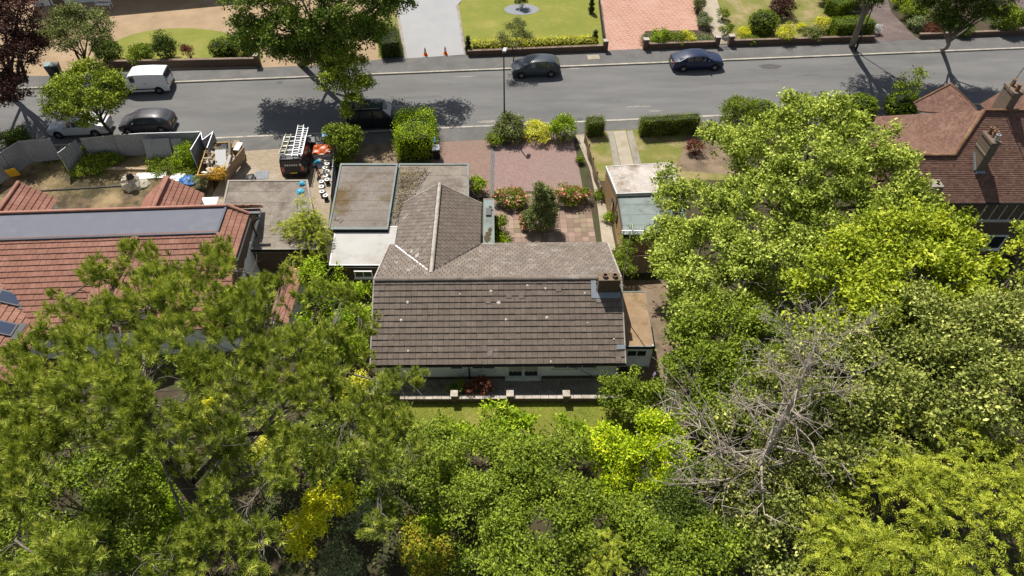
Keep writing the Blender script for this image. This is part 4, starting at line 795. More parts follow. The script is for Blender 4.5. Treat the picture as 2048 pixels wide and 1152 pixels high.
def car(name, label, kind, L, Wd, loc, rz, pm, hs=1.0, group='vehicles parked along the street', roofm=None, rails=False, sunroof=False, cat='car', bars=False):
    t = thing(name, label, cat, loc, rz, group); pr = PROF[kind]; hw = Wd/2; st = []
    for x, zb, zt, wf, k in pr:
        zb *= hs; zt *= hs; w = hw*wf; cab = zt-zb > .2
        wr = w*(.80 if cab else .93)
        if kind in ('van',) and cab: wr = w*.90
        if kind == 'suv' and cab: wr = w*.86
        lo = .24 if k != 'e' else .3
        h = [(w*.93, lo), (w, min(.48, zb*.8)), (w*.985, zb), (wr, zt-.05 if cab else zt-.02), (wr*.82, zt), (wr*.3, zt+.015)]
        st.append([(x*L, y, z) for y, z in h]+[(x*L, -y, z) for y, z in h[::-1]])
    m = len(st[0]); b = MB()
    for s in st: b.v += s
    b.f = [(i*m+j, (i+1)*m+j, (i+1)*m+(j+1) % m, i*m+(j+1) % m) for i in range(len(st)-1) for j in range(m)]
    b.f += [tuple(range(m)), tuple(range((len(st)-1)*m, len(st)*m))[::-1]]; b.r = [.5]*len(b.f)
    bo = obj('body', b, pm, t, local=True, smooth=True)
    try:
        bo.data.set_sharp_from_angle(angle=R(38))
    except Exception: pass
    def pane(name, q, ins=.9, m_=CARGL, lift=.012, par=t):
        q = [Vector(v) for v in q]; c = sum(q, Vector())/len(q); n = (q[1]-q[0]).cross(q[2]-q[1]).normalized()
        if n.dot(c-Vector((c.x*.9, 0, .7))) < 0: n = -n
        p = MB(); vv = [c+(v-c)*ins+n*lift for v in q]; k = len(vv); p.add(vv+[v-n*.02 for v in vv], [tuple(range(k))]+[(i, k+i, k+(i+1) % k, (i+1) % k) for i in range(k)]); return obj(name, p, m_, par, local=True)
    for i, s in enumerate(pr[:-1]):
        k = s[4]; a, c = st[i], st[i+1]
        if k == 'c':
            pane('side_window', [a[2], c[2], c[3], a[3]], .86); pane('side_window', [a[-3], c[-3], c[-4], a[-4]], .86)
        elif k in 'wr': pane('windscreen' if k == 'w' else 'rear_window', [a[3], c[3], c[-4], a[-4]], .88, lift=.035)
        if k == 'c' and not rails: pass
    wr_ = .315 if kind not in ('suv',) else .37; ty = MB(); n = 18
    ring = [(wr_*.69, -.10), (wr_*.95, -.10), (wr_, -.06), (wr_, .06), (wr_*.95, .10), (wr_*.69, .10)]
    vs = [(r*math.cos(2*math.pi*j/n), y, r*math.sin(2*math.pi*j/n)) for r, y in ring for j in range(n)]
    ty.add(vs, [(i*n+j, i*n+(j+1) % n, ((i+1) % 6)*n+(j+1) % n, ((i+1) % 6)*n+j) for i in range(6) for j in range(n)]); tym = ty.mesh('tyre'); tym.materials.append(TYRE)
    rm = MB(); rm.tube([(0, -.07, 0), (0, .07, 0)], wr_*.70, 16)
    for j in range(5):
        a = j*1.2566; rm.bar((0, .078, 0), (wr_*.6*math.cos(a), .078, wr_*.6*math.sin(a)), .055, .03)
    rmm = rm.mesh('rim'); rmm.materials.append(RIM); ar = MB(); ar.tube([(0, -.02, 0), (0, .02, 0)], wr_*1.16, 18); arm = ar.mesh('wheel_arch'); arm.materials.append(TYRE)
    for fx in (-.30, .315):
        for s in (-1, 1):
            Mx = Matrix.Translation((fx*L, s*(hw-.085), wr_)) @ Matrix.Rotation(0 if s > 0 else math.pi, 4, 'Z')
            w_ = link('wheel', tym, None, t, Mx, True); link('rim', rmm, None, w_, Matrix.Identity(4), True)
            link('wheel_arch', arm, None, t, Matrix.Translation((fx*L, s*(hw-.012), wr_+.02)), True)
    ze = .62*hs if kind in ('hatch', 'saloon') else .8
    for s in (-1, 1):
        obj('headlight', MB().box((L*.468, s*hw*.66, ze), (.12, .34, .14), -s*.35), HEADL, t, local=True)
        obj('tail_light', MB().box((-L*.489, s*hw*.76, ze+.16), (.08, .22, .24 if kind != 'van' else .5)), TAILL, t, local=True)
        obj('wing_mirror', MB().box((L*.17, s*(hw+.09), 1.0*hs if kind in ('hatch', 'saloon') else 1.16), (.12, .2, .15)), pm, t, local=True)
        for dx in (-.02, .2) if kind != 'van' else (.02,): obj('door_handle', MB().box((dx*L-.45, s*(hw*.995+.01), .88*hs if kind in ('hatch', 'saloon') else 1.0), (.17, .03, .035)), BLACK if kind == 'van' else pm, t, local=True)
    obj('number_plate', MB().box((-L*.5-.005, 0, .62), (.02, .5, .11)), PLY, t, local=True); obj('number_plate', MB().box((L*.5, 0, .42), (.02, .5, .11)), PLW, t, local=True)
    obj('bumper', MB().box((-L*.495, 0, .38), (.14, Wd*.82, .22)), pm if kind in ('hatch', 'saloon') else BLACK, t, local=True); obj('bumper', MB().box((L*.485, 0, .33), (.16, Wd*.74, .18)), BLACK, t, local=True)
    if kind in ('van', 'suv'):
        for s in (-1, 1): obj('side_trim', MB().box((0, s*(hw+.004), .52), (L*.46, .03, .10)), BLACK, t, local=True)
    if rails:
        for s in (-1, 1): obj('roof_rail', MB().tube([(-L*.42, s*hw*.72, 1.84*hs), (L*.08, s*hw*.72, 1.86*hs)], .03, 6), ALU, t, local=True)
    if sunroof:
        for x0, x1 in ((-.24, -.10), (-.09, .09)): obj('sunroof', MB().box(((x0+x1)/2*L, 0, 1.818*hs), ((x1-x0)*L, Wd*.62, .02)), CARGL, t, local=True)
    if bars:
        for x in (-.4, -.31): obj('roof_bar', MB().box((x*L, 0, 1.88), (.05, Wd*.7, .04)), STEEL, t, local=True)
    return t
def road_loc(px, py): p = W(px, py, .004); return (p.x, p.y, .004)
P_NAVY = paint('paint_navy', (.012,.022,.065)); P_BLK = paint('paint_black', (.012,.013,.016)); P_CHAR = paint('paint_charcoal_blue', (.045,.055,.068)); P_WHT = paint('paint_white_van', (.80,.81,.83)); P_SLV = paint('paint_silver', (.55,.57,.60)); P_PLUM = paint('paint_dark_grey', (.055,.05,.06)); P_SUV = paint('paint_dark_suv', (.018,.020,.024))
car('white_van', 'white panel van parked on the far side beside the brick wall', 'van', 4.35, 1.82, road_loc(296, 178), RZ+math.pi+.0, P_WHT, cat='van')
car('parked_car', 'dark grey hatchback parked against the near kerb behind the steel hoarding', 'hatch', 4.15, 1.78, road_loc(300, 256), RZ+math.pi, P_PLUM)
car('parked_car', 'silver saloon half hidden under the street tree by the hoarding', 'saloon', 4.6, 1.80, road_loc(166, 263), RZ+math.pi, P_SLV)
car('parked_suv', 'black off-road car with glass roof panels and rails by the lime hedge', 'suv', 4.75, 1.95, road_loc(758, 247), RZ-.03, P_SUV, rails=True, sunroof=True, bars=True)
car('parked_car', 'charcoal hatchback parked across the road beside the slim lamp post', 'hatch', 4.25, 1.80, road_loc(1071, 146), RZ+math.pi, P_CHAR, 1.03)
car('parked_car', 'navy saloon parked across the road in front of the gate', 'saloon', 4.6, 1.80, road_loc(1391, 133), RZ, P_NAVY)
# black works van on the drive
bv = W(590, 352); DRZ = R(90+4)
vb = car('works_van', 'black works van with roof rack on the block paved drive', 'van', 4.4, 1.85, (bv.x, bv.y+1.75, G0), DRZ, paint('paint_van_black', (.010,.011,.016)), group=None, cat='van')
rk = MB()
for x in (-1.75, -1.2, -.65, -.1, .45): rk.box((x, 0, 1.94), (.05, 1.55, .04)); 
for s in (-1, 1): rk.box((-.65, s*.78, 1.93), (2.5, .05, .05))
obj('roof_rack', rk, STEEL, vb, local=True)
sg = MB()
for i, x in enumerate((-.62, -.34, -.18, -.02, .14, .30, .46)): sg.box((-2.19, x, 1.32), (.015, .10 if i else .16, .13 if i else .2))
obj('lettering', sg, WPAINT, vb, local=True)
def ladder(label, s0, y, L, wd, m_, tilt=0):
    a = Vector((bv.x, bv.y+1.75, G0)); Mx = Matrix.Translation(a) @ Matrix.Rotation(DRZ, 4, 'Z') @ Matrix.Translation((s0, y, 2.01)) @ Matrix.Rotation(tilt, 4, 'Z')
    t = tag(link('ladder', None, None, None, Mx), label, 'ladder', 'ladders on the works van')
    for s in (-1, 1): obj('rail', MB().box((0, s*wd/2, 0), (L, .035, .08)), m_, t, local=True)
    n = int(L/.28); r = MB(); r.box((0, 0, 0), (.035, wd, .035)); me = r.mesh('rung'); me.materials.append(m_)
    for i in range(n): link('rung', me, None, t, Matrix.Translation((-L/2+.14+i*L/n, 0, 0)), True)
YLAD = mat('ladder_yellow', (.62,.58,.40), (.5,.46,.3), rough=.4)
ladder('aluminium ladder along the right side of the black van roof', -.1, -.32, 3.9, .42, ALU, .02)
ladder('short pale step ladder lying on the left of the black van roof', -.55, .55, 2.6, .40, YLAD, -.05)
ladder('narrow aluminium ladder on the middle right edge of the black van roof', -.2, -.72, 3.4, .30, STEEL, .0)
# ------------------------------------------------------------------ street lamps
def lamp(label, px, py, h, arm):
    p = W(px, py); t = thing('street_lamp', label, 'lamp post', p, 0, 'street lamps')
    b = MB(); b.lathe([(.10, 0), (.10, 1.1), (.085, 1.15), (.06, 1.25), (.045, h)], (0, 0, 0), 10); obj('post', b, BLACK, t, local=True, smooth=True)
    d = Vector(arm); b = MB(); b.tube([(0, 0, h-.05), d*.25+Vector((0, 0, h+.05)), d*.5+Vector((0, 0, h+.06))], .03, 6); obj('arm', b, BLACK, t, local=True)
    b = MB(); b.box(d*.7+Vector((0, 0, h+.06)), (.55, .26, .12), math.atan2(d.y, d.x)); hd = obj('lamp_head', b, STEEL, t, local=True)
    b = MB(); b.box(d*.72+Vector((0, 0, h-.02)), (.4, .2, .04), math.atan2(d.y, d.x)); obj('lens', b, HEADL, hd, local=True)
lamp('slim black street lamp on the near pavement behind the driveway shrubs', 1009, 256, 6.5, (.1, .5, 0))
lamp('street lamp across the road beside the tall tree trunk at right', 1711, 101, 6.3, (.15, -.5, 0))
lamp('street lamp at the top left rising in front of the olive tree', 163, 128, 6.2, (-.2, -.45, 0))
# ------------------------------------------------------------------ steel hoarding round the building site
def hoarding(label, pts, z=2.05, closed=False):
    q = [W(x, y, z) for x, y in pts]; t = thing('hoarding', label, 'fence', (q[0].x, q[0].y, G0), 0, 'steel hoarding round the building site')
    for a, c in zip(q[:-1], q[1:]):
        L = (c-a).length; k = max(1, round(L/2.4)); d = (c-a)/k
        for i in range(k):
            p0 = a+d*i; u = d.normalized(); n = Vector((-u.y, u.x, 0)); ln = d.length-.06; m_ = max(6, int(ln/.09)); b = MB(); vs = []
            for zz in (G0+.03, z-.02):
                for j in range(m_*2+1):
                    off = .028 if (j//1) % 4 in (1, 2) else -.0
                    vs.append((p0+u*(.03+ln*j/(m_*2))+n*off).xy.to_3d()+Vector((0, 0, zz)))
            w_ = m_*2+1; b.add(vs, [(j, j+1, w_+j+1, w_+j) for j in range(w_-1)], .5); obj('panel', b, CORR, t)
            b = MB(); b.bar(Vector((p0.x, p0.y, z)), Vector((p0.x+d.x, p0.y+d.y, z)), .05, .05); obj('top_rail', b, STEEL, t)
            b = MB(); b.box((p0.x, p0.y, z/2+.05), (.06, .06, z)); obj('post', b, STEEL, t)
hoarding('corrugated steel hoarding bending round the left end of the dug yard', [(-60, 345), (0, 306), (37, 283), (100, 277)])
hoarding('single steel hoarding sheet turned inwards as an open gate', [(116, 306), (152, 279)])
hoarding('long straight run of corrugated steel hoarding along the near pavement', [(160, 277), (222, 271), (282, 267), (400, 264)])
hoarding('folded steel gate leaves standing beside the full skip', [(381, 300), (402, 265), (405, 280), (426, 264), (414, 296)])
for k, (x0, x1, lab) in enumerate(((284, 337, 'left'), (340, 361, 'right'))):
    a, c = W(x0, 277, 1.9), W(x1, 275, 1.9); u = (c-a).normalized(); n = Vector((u.y, -u.x, 0)); b = MB(); m_ = int((c-a).length/.05); vs = []
    for zz, o_ in ((1.85, 0), (G0, .75)):
        for j in range(m_+1): vs.append(((a+(c-a)*j/m_)+n*(o_+(.025 if j % 4 in (1, 2) else 0))).xy.to_3d()+Vector((0, 0, zz)))
    b.add(vs, [(j, j+1, m_+2+j, m_+1+j) for j in range(m_)], .5); tag(obj('steel_sheet', b, CORR), lab+' loose corrugated sheet leaning against the long hoarding', 'metal sheet', 'loose steel sheets')
# ------------------------------------------------------------------ building site clutter
def M4(px, py, z=G0, rz=0): return Matrix.Translation(W(px, py, z)) @ Matrix.Rotation(rz, 4, 'Z')
SKY_ = mat('skip_yellow', (.50,.30,.03), (.38,.22,.03), (.15,.10,.06), sc=2, sc3=1.5, lo3=.5, hi3=.7, rough=.6); SKR = mat('skip_inside', (.17,.12,.075), (.10,.07,.045), sc=4)
s0 = W(440, 362); sk2 = thing('skip', 'yellow builders skip heaped with rubble, boards and straw', 'skip', (s0.x-.25, s0.y+1.0, G0), R(96))
def trough(l0, w0, l1, w1, h, ins): return [(x*l/2, y*w_/2, z) for z, l, w_ in ((.12+ins, l0, w0), (h, l1, w1)) for x, y in ((-1,-1),(1,-1),(1,1),(-1,1))]
q = MB(); v = trough(2.1, 1.5, 3.9, 1.8, 1.35, 0); vi = trough(2.0, 1.4, 3.75, 1.66, 1.35, .08)
q.add(v+vi, [(3,2,1,0), (0,1,5,4), (1,2,6,5), (2,3,7,6), (3,0,4,7), (4,5,13,12), (5,6,14,13), (6,7,15,14), (7,4,12,15)]); obj('shell', q, SKY_, sk2, local=True)
q = MB(); q.add(vi, [(0,1,2,3), (0,4,5,1), (1,5,6,2), (2,6,7,3), (3,7,4,0)]); obj('lining', q, SKR, sk2, local=True)
for s in (-1, 1):
    for x in (-.9, .9): q = MB(); q.tube([(x, s*.88, .7), (x, s*1.02, .7)], .06, 8); obj('lifting_lug', q, SKY_, sk2, local=True)
q = MB(); n = 14; vv = [(-1.75+3.5*i/n, -.78+1.56*j/8, 1.0+.28*math.sin(i*.9)*math.sin(j*1.1)+.12*random.random()-.25*abs(j-4)/4) for i in range(n+1) for j in range(9)]
q.add(vv, [(i*9+j, i*9+j+1, (i+1)*9+j+1, (i+1)*9+j) for i in range(n) for j in range(8)]); rb = obj('rubble', q, mat('rubble_brown', (.30,.22,.14), (.16,.11,.07), (.42,.36,.28), sc=6, sc3=4, bump=.8, bsc=15, fine=.4, fsc=9), sk2, local=True)
q = MB()
for i in range(46): q.box((random.uniform(-1.7, 1.7), random.uniform(-.75, .75), 1.12+random.uniform(-.05, .3)), (random.uniform(.12, .8), random.uniform(.05, .25), random.uniform(.03, .12)), random.uniform(0, 3.1), random.uniform(-.5, .5), random.uniform(-.5, .5))
o = obj('debris', q, mat('debris_timber', (.40,.32,.22), (.26,.20,.13), (.60,.56,.48), sc=2, sc3=1.2, rnd=.4), sk2, local=True); o['kind'] = 'stuff'
def slab_(name, label, cat, px, py, z, d, rz, rx, ry, m_, group=None):
    b = MB(); b.box((0, 0, 0), d); o = link(name, b.mesh(name), m_, None, Matrix.Translation(W(px, py, z)) @ Matrix.Rotation(rz, 4, 'Z') @ Matrix.Rotation(ry, 4, 'Y') @ Matrix.Rotation(rx, 4, 'X')); tag(o, label, cat, group); return o
PLY_ = mat('board_cream', (.62,.56,.42), (.52,.46,.34), sc=3)
G_ = 'boards thrown on the skip'
slab_('board', 'white board leaning out of the skip over the straw', 'board', 442, 322, 1.5, (.75, 1.7, .10), .2, R(35), .1, WPAINT, G_)
slab_('board', 'cream plank sticking up at the far end of the skip', 'board', 459, 302, 1.9, (.16, 1.6, .12), -.1, R(50), 0, PLY_, G_)
slab_('board', 'grey panel standing upright in the skip between the pale boards', 'board', 449, 303, 1.7, (.35, 1.1, .05), .3, R(60), .2, STEEL, G_)
slab_('board', 'white strip of board on the right of the skip near its middle', 'board', 455, 327, 1.5, (.22, 1.3, .08), -.3, R(40), .1, WPAINT, G_)
slab_('timber_crate', 'white topped timber box standing at the drive end of the skip', 'crate', 476, 300, .75, (.45, .8, 1.2), -.15, .1, 0, WOOD)
slab_('board', 'white top board lying on the timber box by the skip', 'board', 476, 293, 1.50, (.42, .85, .06), -.15, .1, 0, WPAINT)
slab_('plank_stack', 'long brown timber boarding leaning along the right side of the skip', 'boarding', 470, 330, .85, (.07, 3.0, 1.3), -.2, 0, .25, WOOD)
def heap(name, label, cat, px, py, z, r, h, m_, n=260, L=.3, wd=.035):
    c = np.array(W(px, py, z)); d = rdir(n); d[:, 2] = abs(d[:, 2]); P = c+d*np.array([r, r, h])*rng.random((n, 1))**.4; V = kites(P, rdir(n)*np.array([1, 1, .5]), rdir(n), np.full(n, L), np.full(n, wd)); t = thing(name, label, cat, c)
    link('strand', quadmesh('strand', V, 4, rng.random(n), m_), None, t)['kind'] = 'stuff'; b = MB(); k = 10
    vs = [c+np.array([math.cos(a*6.283/k)*r*.9*q, math.sin(a*6.283/k)*r*.9*q, h*.75*(1-q*q)]) for q in (.05, .5, 1) for a in range(k)]; b.add(vs, [(i*k+a, i*k+(a+1) % k, (i+1)*k+(a+1) % k, (i+1)*k+a) for i in range(2) for a in range(k)]+[tuple(range(k))]); obj('mound', b, mat('mound_'+name, (.30,.16,.05), (.2,.1,.03), sc=5), t); return t
heap('straw_pile', 'pile of orange straw at the near end of the skip', 'straw pile', 437, 348, 1.15, .65, .5, LM['straw'], 900)
def bag(name, label, cat, px, py, z, r, h, m_, group=None, n=12):
    c = W(px, py, z); b = MB(); vs = []; k = 6
    for i in range(k+1):
        a = math.pi*.5*i/k
        for j in range(n): rr = r*math.cos(a)*(1+.16*math.sin(j*2.3+i*1.7)+.1*random.uniform(-1, 1)); vs.append((c.x+rr*math.cos(6.283*j/n), c.y+rr*math.sin(6.283*j/n), z+h*math.sin(a)*(1+.05*random.uniform(-1, 1))))
    b.add(vs, [(i*n+j, i*n+(j+1) % n, (i+1)*n+(j+1) % n, (i+1)*n+j) for i in range(k) for j in range(n)]+[tuple(range(n))[::-1]]); return tag(obj(name, b, m_, smooth=False), label, cat, group)
BLUE = mat('tarp_blue', (.03,.16,.42), (.02,.10,.30), sc=5, rough=.45); CYAN = mat('sheet_cyan', (.10,.46,.62), (.07,.36,.52), sc=4, rough=.4); SACK = mat('bulk_sack', (.50,.46,.38), (.36,.32,.25), sc=5)
bag('rubbish_bag', 'black rubbish bag lying in the skip beside the boards', 'bag', 433, 330, 1.15, .3, .4, BLACK)
bag('tarpaulin', 'crumpled white plastic sheet by the red roofed gable', 'tarpaulin', 362, 357, G0, .75, .35, WPAINT)
bag('tarpaulin', 'crumpled blue tarpaulin lying beside the white plastic sheet', 'tarpaulin', 374, 364, G0, .65, .4, BLUE)
bag('bulk_bag', 'pale bulk bag of sand topped with a dark bucket in the yard', 'sack', 265, 372, G0, .7, .95, SACK)
bag('stone_heap', 'small heap of pale stones right of the bulk bag', 'stones', 284, 370, G0, .55, .35, SACK)
bag('pot', 'dark bucket standing on top of the bulk bag', 'bucket', 261, 356, 1.0, .26, .4, BLACK)
bag('coal_heap', 'small dark heap beside the drain cover on the block drive', 'heap', 500, 357, G0, .45, .22, BLACK)
slab_('plastic_sheet', 'flat white plastic sheet lying behind the bulk bag', 'sheet', 302, 351, G0+.06, (2.2, .7, .04), .08, 0, 0, STEEL)
slab_('plank', 'long grey timber plank lying across the weedy yard', 'plank', 275, 338, G0+.1, (5.6, .22, .14), -.03, 0, 0, WOOD)
slab_('plank', 'dark pipe-like plank lying across the bare earth', 'plank', 175, 376, G0+.04, (8.0, .10, .08), .10, 0, 0, BLACK)
slab_('white_sheet', 'white sheet lying between the gable and the small garage', 'sheet', 415, 403, G0+.03, (1.4, .9, .04), .05, 0, 0, WPAINT)
slab_('inspection_cover', 'dark square cover lying on the block paved drive', 'drain cover', 524, 350, G0+.02, (1.0, .95, .03), .1, 0, 0, SLATE)
slab_('barrier_board', 'small yellow board leaning at the left end of the hoarding', 'board', 25, 345, .55, (.7, .08, .9), .4, .4, 0, mat('board_yellow', (.75,.45,.03), (.6,.35,.03)))
bag('cover_sheet', 'bright cyan sheet draped on the corner of the small garage roof', 'sheet', 604, 368, 2.42, .22, .2, CYAN); bag('cover_sheet', 'cyan sheet crumpled behind the small conifer on the garage roof', 'sheet', 600, 383, 2.42, .24, .16, CYAN)
# wheelie bins
def bin_(label, px, py, rz, lidm, bodym=BLACK, s=1.0, g='wheelie bins'):
    p = W(px, py); t = thing('wheelie_bin', label, 'bin', p, rz, g); q = MB(); q.hexa([Vector(v)*s for v in ((-.21,-.25,.08),(.21,-.25,.08),(.21,.25,.08),(-.21,.25,.08),(-.28,-.35,.98),(.28,-.35,.98),(.28,.32,.98),(-.28,.32,.98))]); obj('bin_body', q, bodym, t, local=True)
    q = MB(); q.hexa([Vector(v)*s for v in ((-.30,-.38,.98),(.30,-.38,.98),(.30,.36,.98),(-.30,.36,.98),(-.27,-.34,1.04),(.27,-.34,1.04),(.27,.30,1.09),(-.27,.30,1.09))]); obj('lid', q, lidm, t, local=True)
    for x in (-.24, .24): q = MB(); q.tube([((x-.03)*s, .27*s, .1*s), ((x+.03)*s, .27*s, .1*s)], .1*s, 10); obj('wheel', q, BLACK, t, local=True)
    q = MB(); q.tube([(-.2*s, .38*s, .95*s), (.2*s, .38*s, .95*s)], .02, 5); obj('handle', q, BLACK, t, local=True)
LIDB = mat('lid_blue', (.02,.22,.52), (.02,.18,.44), rough=.4)
bin_('black wheelie bin with grey lid standing at the front of the works van', 628, 302, .2, DGREY); bin_('black wheelie bin with bright blue lid at the end of the drive fence', 657, 290, .1, LIDB)
bin_('black wheelie bin with pale grey lid beside the lime hedge', 874, 317, .1, mat('lid_pale', (.30,.31,.33), (.25,.26,.28), rough=.5)); bin_('blue lidded wheelie bin tucked behind the grey lidded one by the lime hedge', 866, 302, .1, LIDB)
bin_('grey wheelie bin with pale lid under the tree at top left', 106, 150, .3, mat('lid_teal', (.22,.30,.32), (.18,.25,.27), rough=.4), DGREY); bin_('dark wheelie bin right of the pale lidded one under the tree at top left', 120, 150, .2, DGREY)
# orange covered trailer-like crate
cr = thing('builders_crate', 'pale plastic crate under a crumpled orange cover beside the bins', 'crate', W(650, 318), .06)
q = MB(); q.hexa([(-.62,-.5,.1),(.62,-.5,.1),(.62,.5,.1),(-.62,.5,.1),(-.7,-.58,.85),(.7,-.58,.85),(.7,.58,.85),(-.7,.58,.85)]); obj('tub', q, mat('tub_pale', (.55,.50,.47), (.42,.36,.33), sc=4), cr, local=True)
q = MB(); n = 9; q.add([(-.74+1.48*i/n, -.6+1.2*j/n, .88+.16*math.sin(i*1.1)*math.cos(j*.9)+.05*random.random()) for i in range(n+1) for j in range(n+1)], [(i*(n+1)+j, (i+1)*(n+1)+j, (i+1)*(n+1)+j+1, i*(n+1)+j+1) for i in range(n) for j in range(n)]); obj('cover', q, mat('cover_orange', (.62,.13,.03), (.48,.09,.02), sc=4, rough=.5), cr, local=True)
slab_('tool_box', 'grey metal tool box in front of the orange covered crate', 'box', 656, 322, .35, (.7, .5, .5), .05, 0, 0, STEEL)
slab_('white_cloth', 'white cloth spread on the ground beside the bending person', 'cloth', 645, 331, G0+.03, (.8, .6, .03), .3, 0, 0, WPAINT)
# row of buckets
names = ['first', 'second', 'third', 'fourth', 'fifth', 'sixth', 'seventh', 'eighth', 'ninth', 'tenth']
for k, (px, py) in enumerate(((656, 335), (652, 343), (652, 351), (653, 359), (656, 367), (645, 371), (645, 381), (646, 391), (653, 399), (656, 350))):
    t = thing('paint_bucket', 'white lidded bucket, %s of the row from the bending person' % names[k] if k < 9 else 'white lidded bucket squeezed against the fence behind the row', 'bucket', W(px, py), random.random(), 'white buckets along the fence')
    q = MB(); q.lathe([(.15, 0), (.175, .34), (.19, .34), (.19, .37)], n=14); obj('tub', q, BLACK if k % 3 else WPAINT, t, local=True); q = MB(); q.lathe([(.19, .37), (.19, .40), (.15, .405), (.15, .395)], n=14); obj('lid', q, WPAINT, t, local=True)
    q = MB(); q.lathe([(.09, .396), (.09, .412), (.05, .412)], n=10); obj('label_ring', q, DGREY, t, local=True)
# ------------------------------------------------------------------ the person bending over the buckets
def person():
    base = W(637, 349); t = thing('person', 'person in teal shirt and dark shorts bending over the row of buckets', 'person', base, R(20))
    SKIN = mat('skin', (.42,.25,.17), (.36,.21,.14), sc=8, rough=.6); TEAL = mat('shirt_teal', (.02,.27,.40), (.015,.20,.32), sc=7); SHORT = mat('shorts_dark', (.02,.024,.035), (.015,.018,.026), sc=7); HAIR = mat('hair_dark', (.03,.02,.015), (.02,.014,.01), sc=9)
    def skin(name, V, E, Rr, m_, root=0, par=t, sub=2):
        me = bpy.data.meshes.new(name); me.from_pydata(V, E, []); me.update(); o = link(name, me, m_, par, None, True)
        md = o.modifiers.new('skin', 'SKIN'); md.use_smooth_shade = True
        for i, r in enumerate(Rr): me.skin_vertices[0].data[i].radius = (r, r) if not isinstance(r, tuple) else r
        me.skin_vertices[0].data[root].use_root = True; s = o.modifiers.new('sub', 'SUBSURF'); s.levels = s.render_levels = sub; return o
    # faces +x; hips back, trunk leaning forward and down
    V = [(-.12,0,.92), (.02,0,1.06), (.22,0,1.17), (.38,0,1.22), (.46,0,1.22), (.56,0,1.17), (.64,0,1.10),
         (-.10,.10,.88), (-.04,.12,.50), (-.06,.13,.09), (.06,.14,.04), (.14,.14,.03),
         (-.10,-.10,.88), (.04,-.12,.50), (.10,-.14,.09), (.22,-.15,.04), (.30,-.15,.03),
         (.36,.18,1.18), (.46,.22,.92), (.58,.18,.70), (.63,.17,.62),
         (.36,-.18,1.18), (.48,-.22,.94), (.64,-.17,.76), (.70,-.15,.69)]
    E = [(0,1),(1,2),(2,3),(3,4),(4,5),(5,6),(0,7),(7,8),(8,9),(9,10),(10,11),(0,12),(12,13),(13,14),(14,15),(15,16),(3,17),(17,18),(18,19),(19,20),(3,21),(21,22),(22,23),(23,24)]
    Rr = [.13,.125,.13,.12,.06,.095,.085,.09,.062,.042,.045,.035,.09,.062,.042,.045,.035,.055,.043,.032,.030,.055,.043,.032,.030]
    body = skin('body', V, E, Rr, SKIN)
    for s, (hx, hy, hz) in ((1, V[20]), (-1, V[24])):          # fingers, rooted in the palm
        for j, (dy, ln) in enumerate(((-.03, .065), (-.01, .078), (.01, .072), (.03, .058))):
            skin('finger', [(hx+.01, hy+dy, hz-.03), (hx+.035, hy+dy, hz-.03-ln*.5), (hx+.03, hy+dy, hz-.03-ln)], [(0, 1), (1, 2)], [.010, .009, .007], SKIN, par=body, sub=1)
        skin('thumb', [(hx, hy-s*.03, hz), (hx+.035, hy-s*.05, hz-.02), (hx+.055, hy-s*.045, hz-.045)], [(0, 1), (1, 2)], [.011, .010, .008], SKIN, par=body, sub=1)
    skin('shirt', [(-.10,0,.97), (.02,0,1.07), (.22,0,1.18), (.37,0,1.225), (.36,.18,1.18), (.43,.21,1.0), (.36,-.18,1.18), (.44,-.21,1.02)], [(0,1),(1,2),(2,3),(3,4),(4,5),(3,6),(6,7)], [.145,.145,.155,.14,.08,.07,.08,.07], TEAL)
    skin('shorts', [(-.12,0,.92), (-.10,.10,.86), (-.05,.12,.56), (-.10,-.10,.86), (.03,-.12,.56)], [(0,1),(1,2),(0,3),(3,4)], [.15,.11,.095,.11,.095], SHORT)
    for y, x in ((.135, .03), (-.145, .19)): skin('shoe', [(x-.10, y, .045), (x+.02, y, .05), (x+.14, y, .04)], [(0, 1), (1, 2)], [.05, .055, .045], BLACK)
    skin('hair', [(.52,0,1.22), (.59,0,1.19), (.63,0,1.15)], [(0, 1), (1, 2)], [.09,.10,.085], HAIR)
    f = MB(); f.box((.685, 0, 1.055), (.03, .03, .04)); obj('nose', f, SKIN, body, local=True)
person()
# fence beside the bucket row
fr = thing('boundary_fence', 'low white metal fence along the right edge of the block drive', 'fence', W(668, 300), 0)
a, c = W(669, 283, 1.25), W(661, 392, 1.25)
for k in range(4):
    p = a.lerp(c, k/4); e = a.lerp(c, (k+1)/4-.008); b = MB(); b.bar(Vector((p.x, p.y, .70)), Vector((e.x, e.y, .70)), .04, 1.15); obj('panel', b, CORR, fr); b = MB(); b.box((p.x, p.y, .7), (.07, .07, 1.3)); obj('post', b, WPAINT, fr)
# timber fence between drive and neighbour path
fr = thing('timber_fence', 'old leaning timber panel fence beside the concrete path', 'fence', W(1180, 330), 0)
a, c = W(1170, 268, .9), W(1201, 378, .9)
k = 0; L = (c-a).length; d = (c-a).normalized(); s_ = Vector((-d.y, d.x, 0)); bd = MB(); bd.box((0, 0, 0), (.135, .025, .9)); me = bd.mesh('board'); me.materials.append(FENCEW)
for i in range(int(L/.145)):
    p = a+d*(i*.145); lean = math.sin(i*.35)*.06; link('board', me, None, fr, Matrix.Translation((p.x+s_.x*lean*.5, p.y, .55+random.uniform(-.05, .05))) @ Matrix.Rotation(math.atan2(d.y, d.x)+random.uniform(-.03, .03), 4, 'Z') @ Matrix.Rotation(lean+random.uniform(-.03, .03), 4, 'X'))
for i in range(5): p = a.lerp(c, i/4); b = MB(); b.box((p.x+.06, p.y, .6), (.09, .09, 1.15)); obj('post', b, FENCEW, fr)
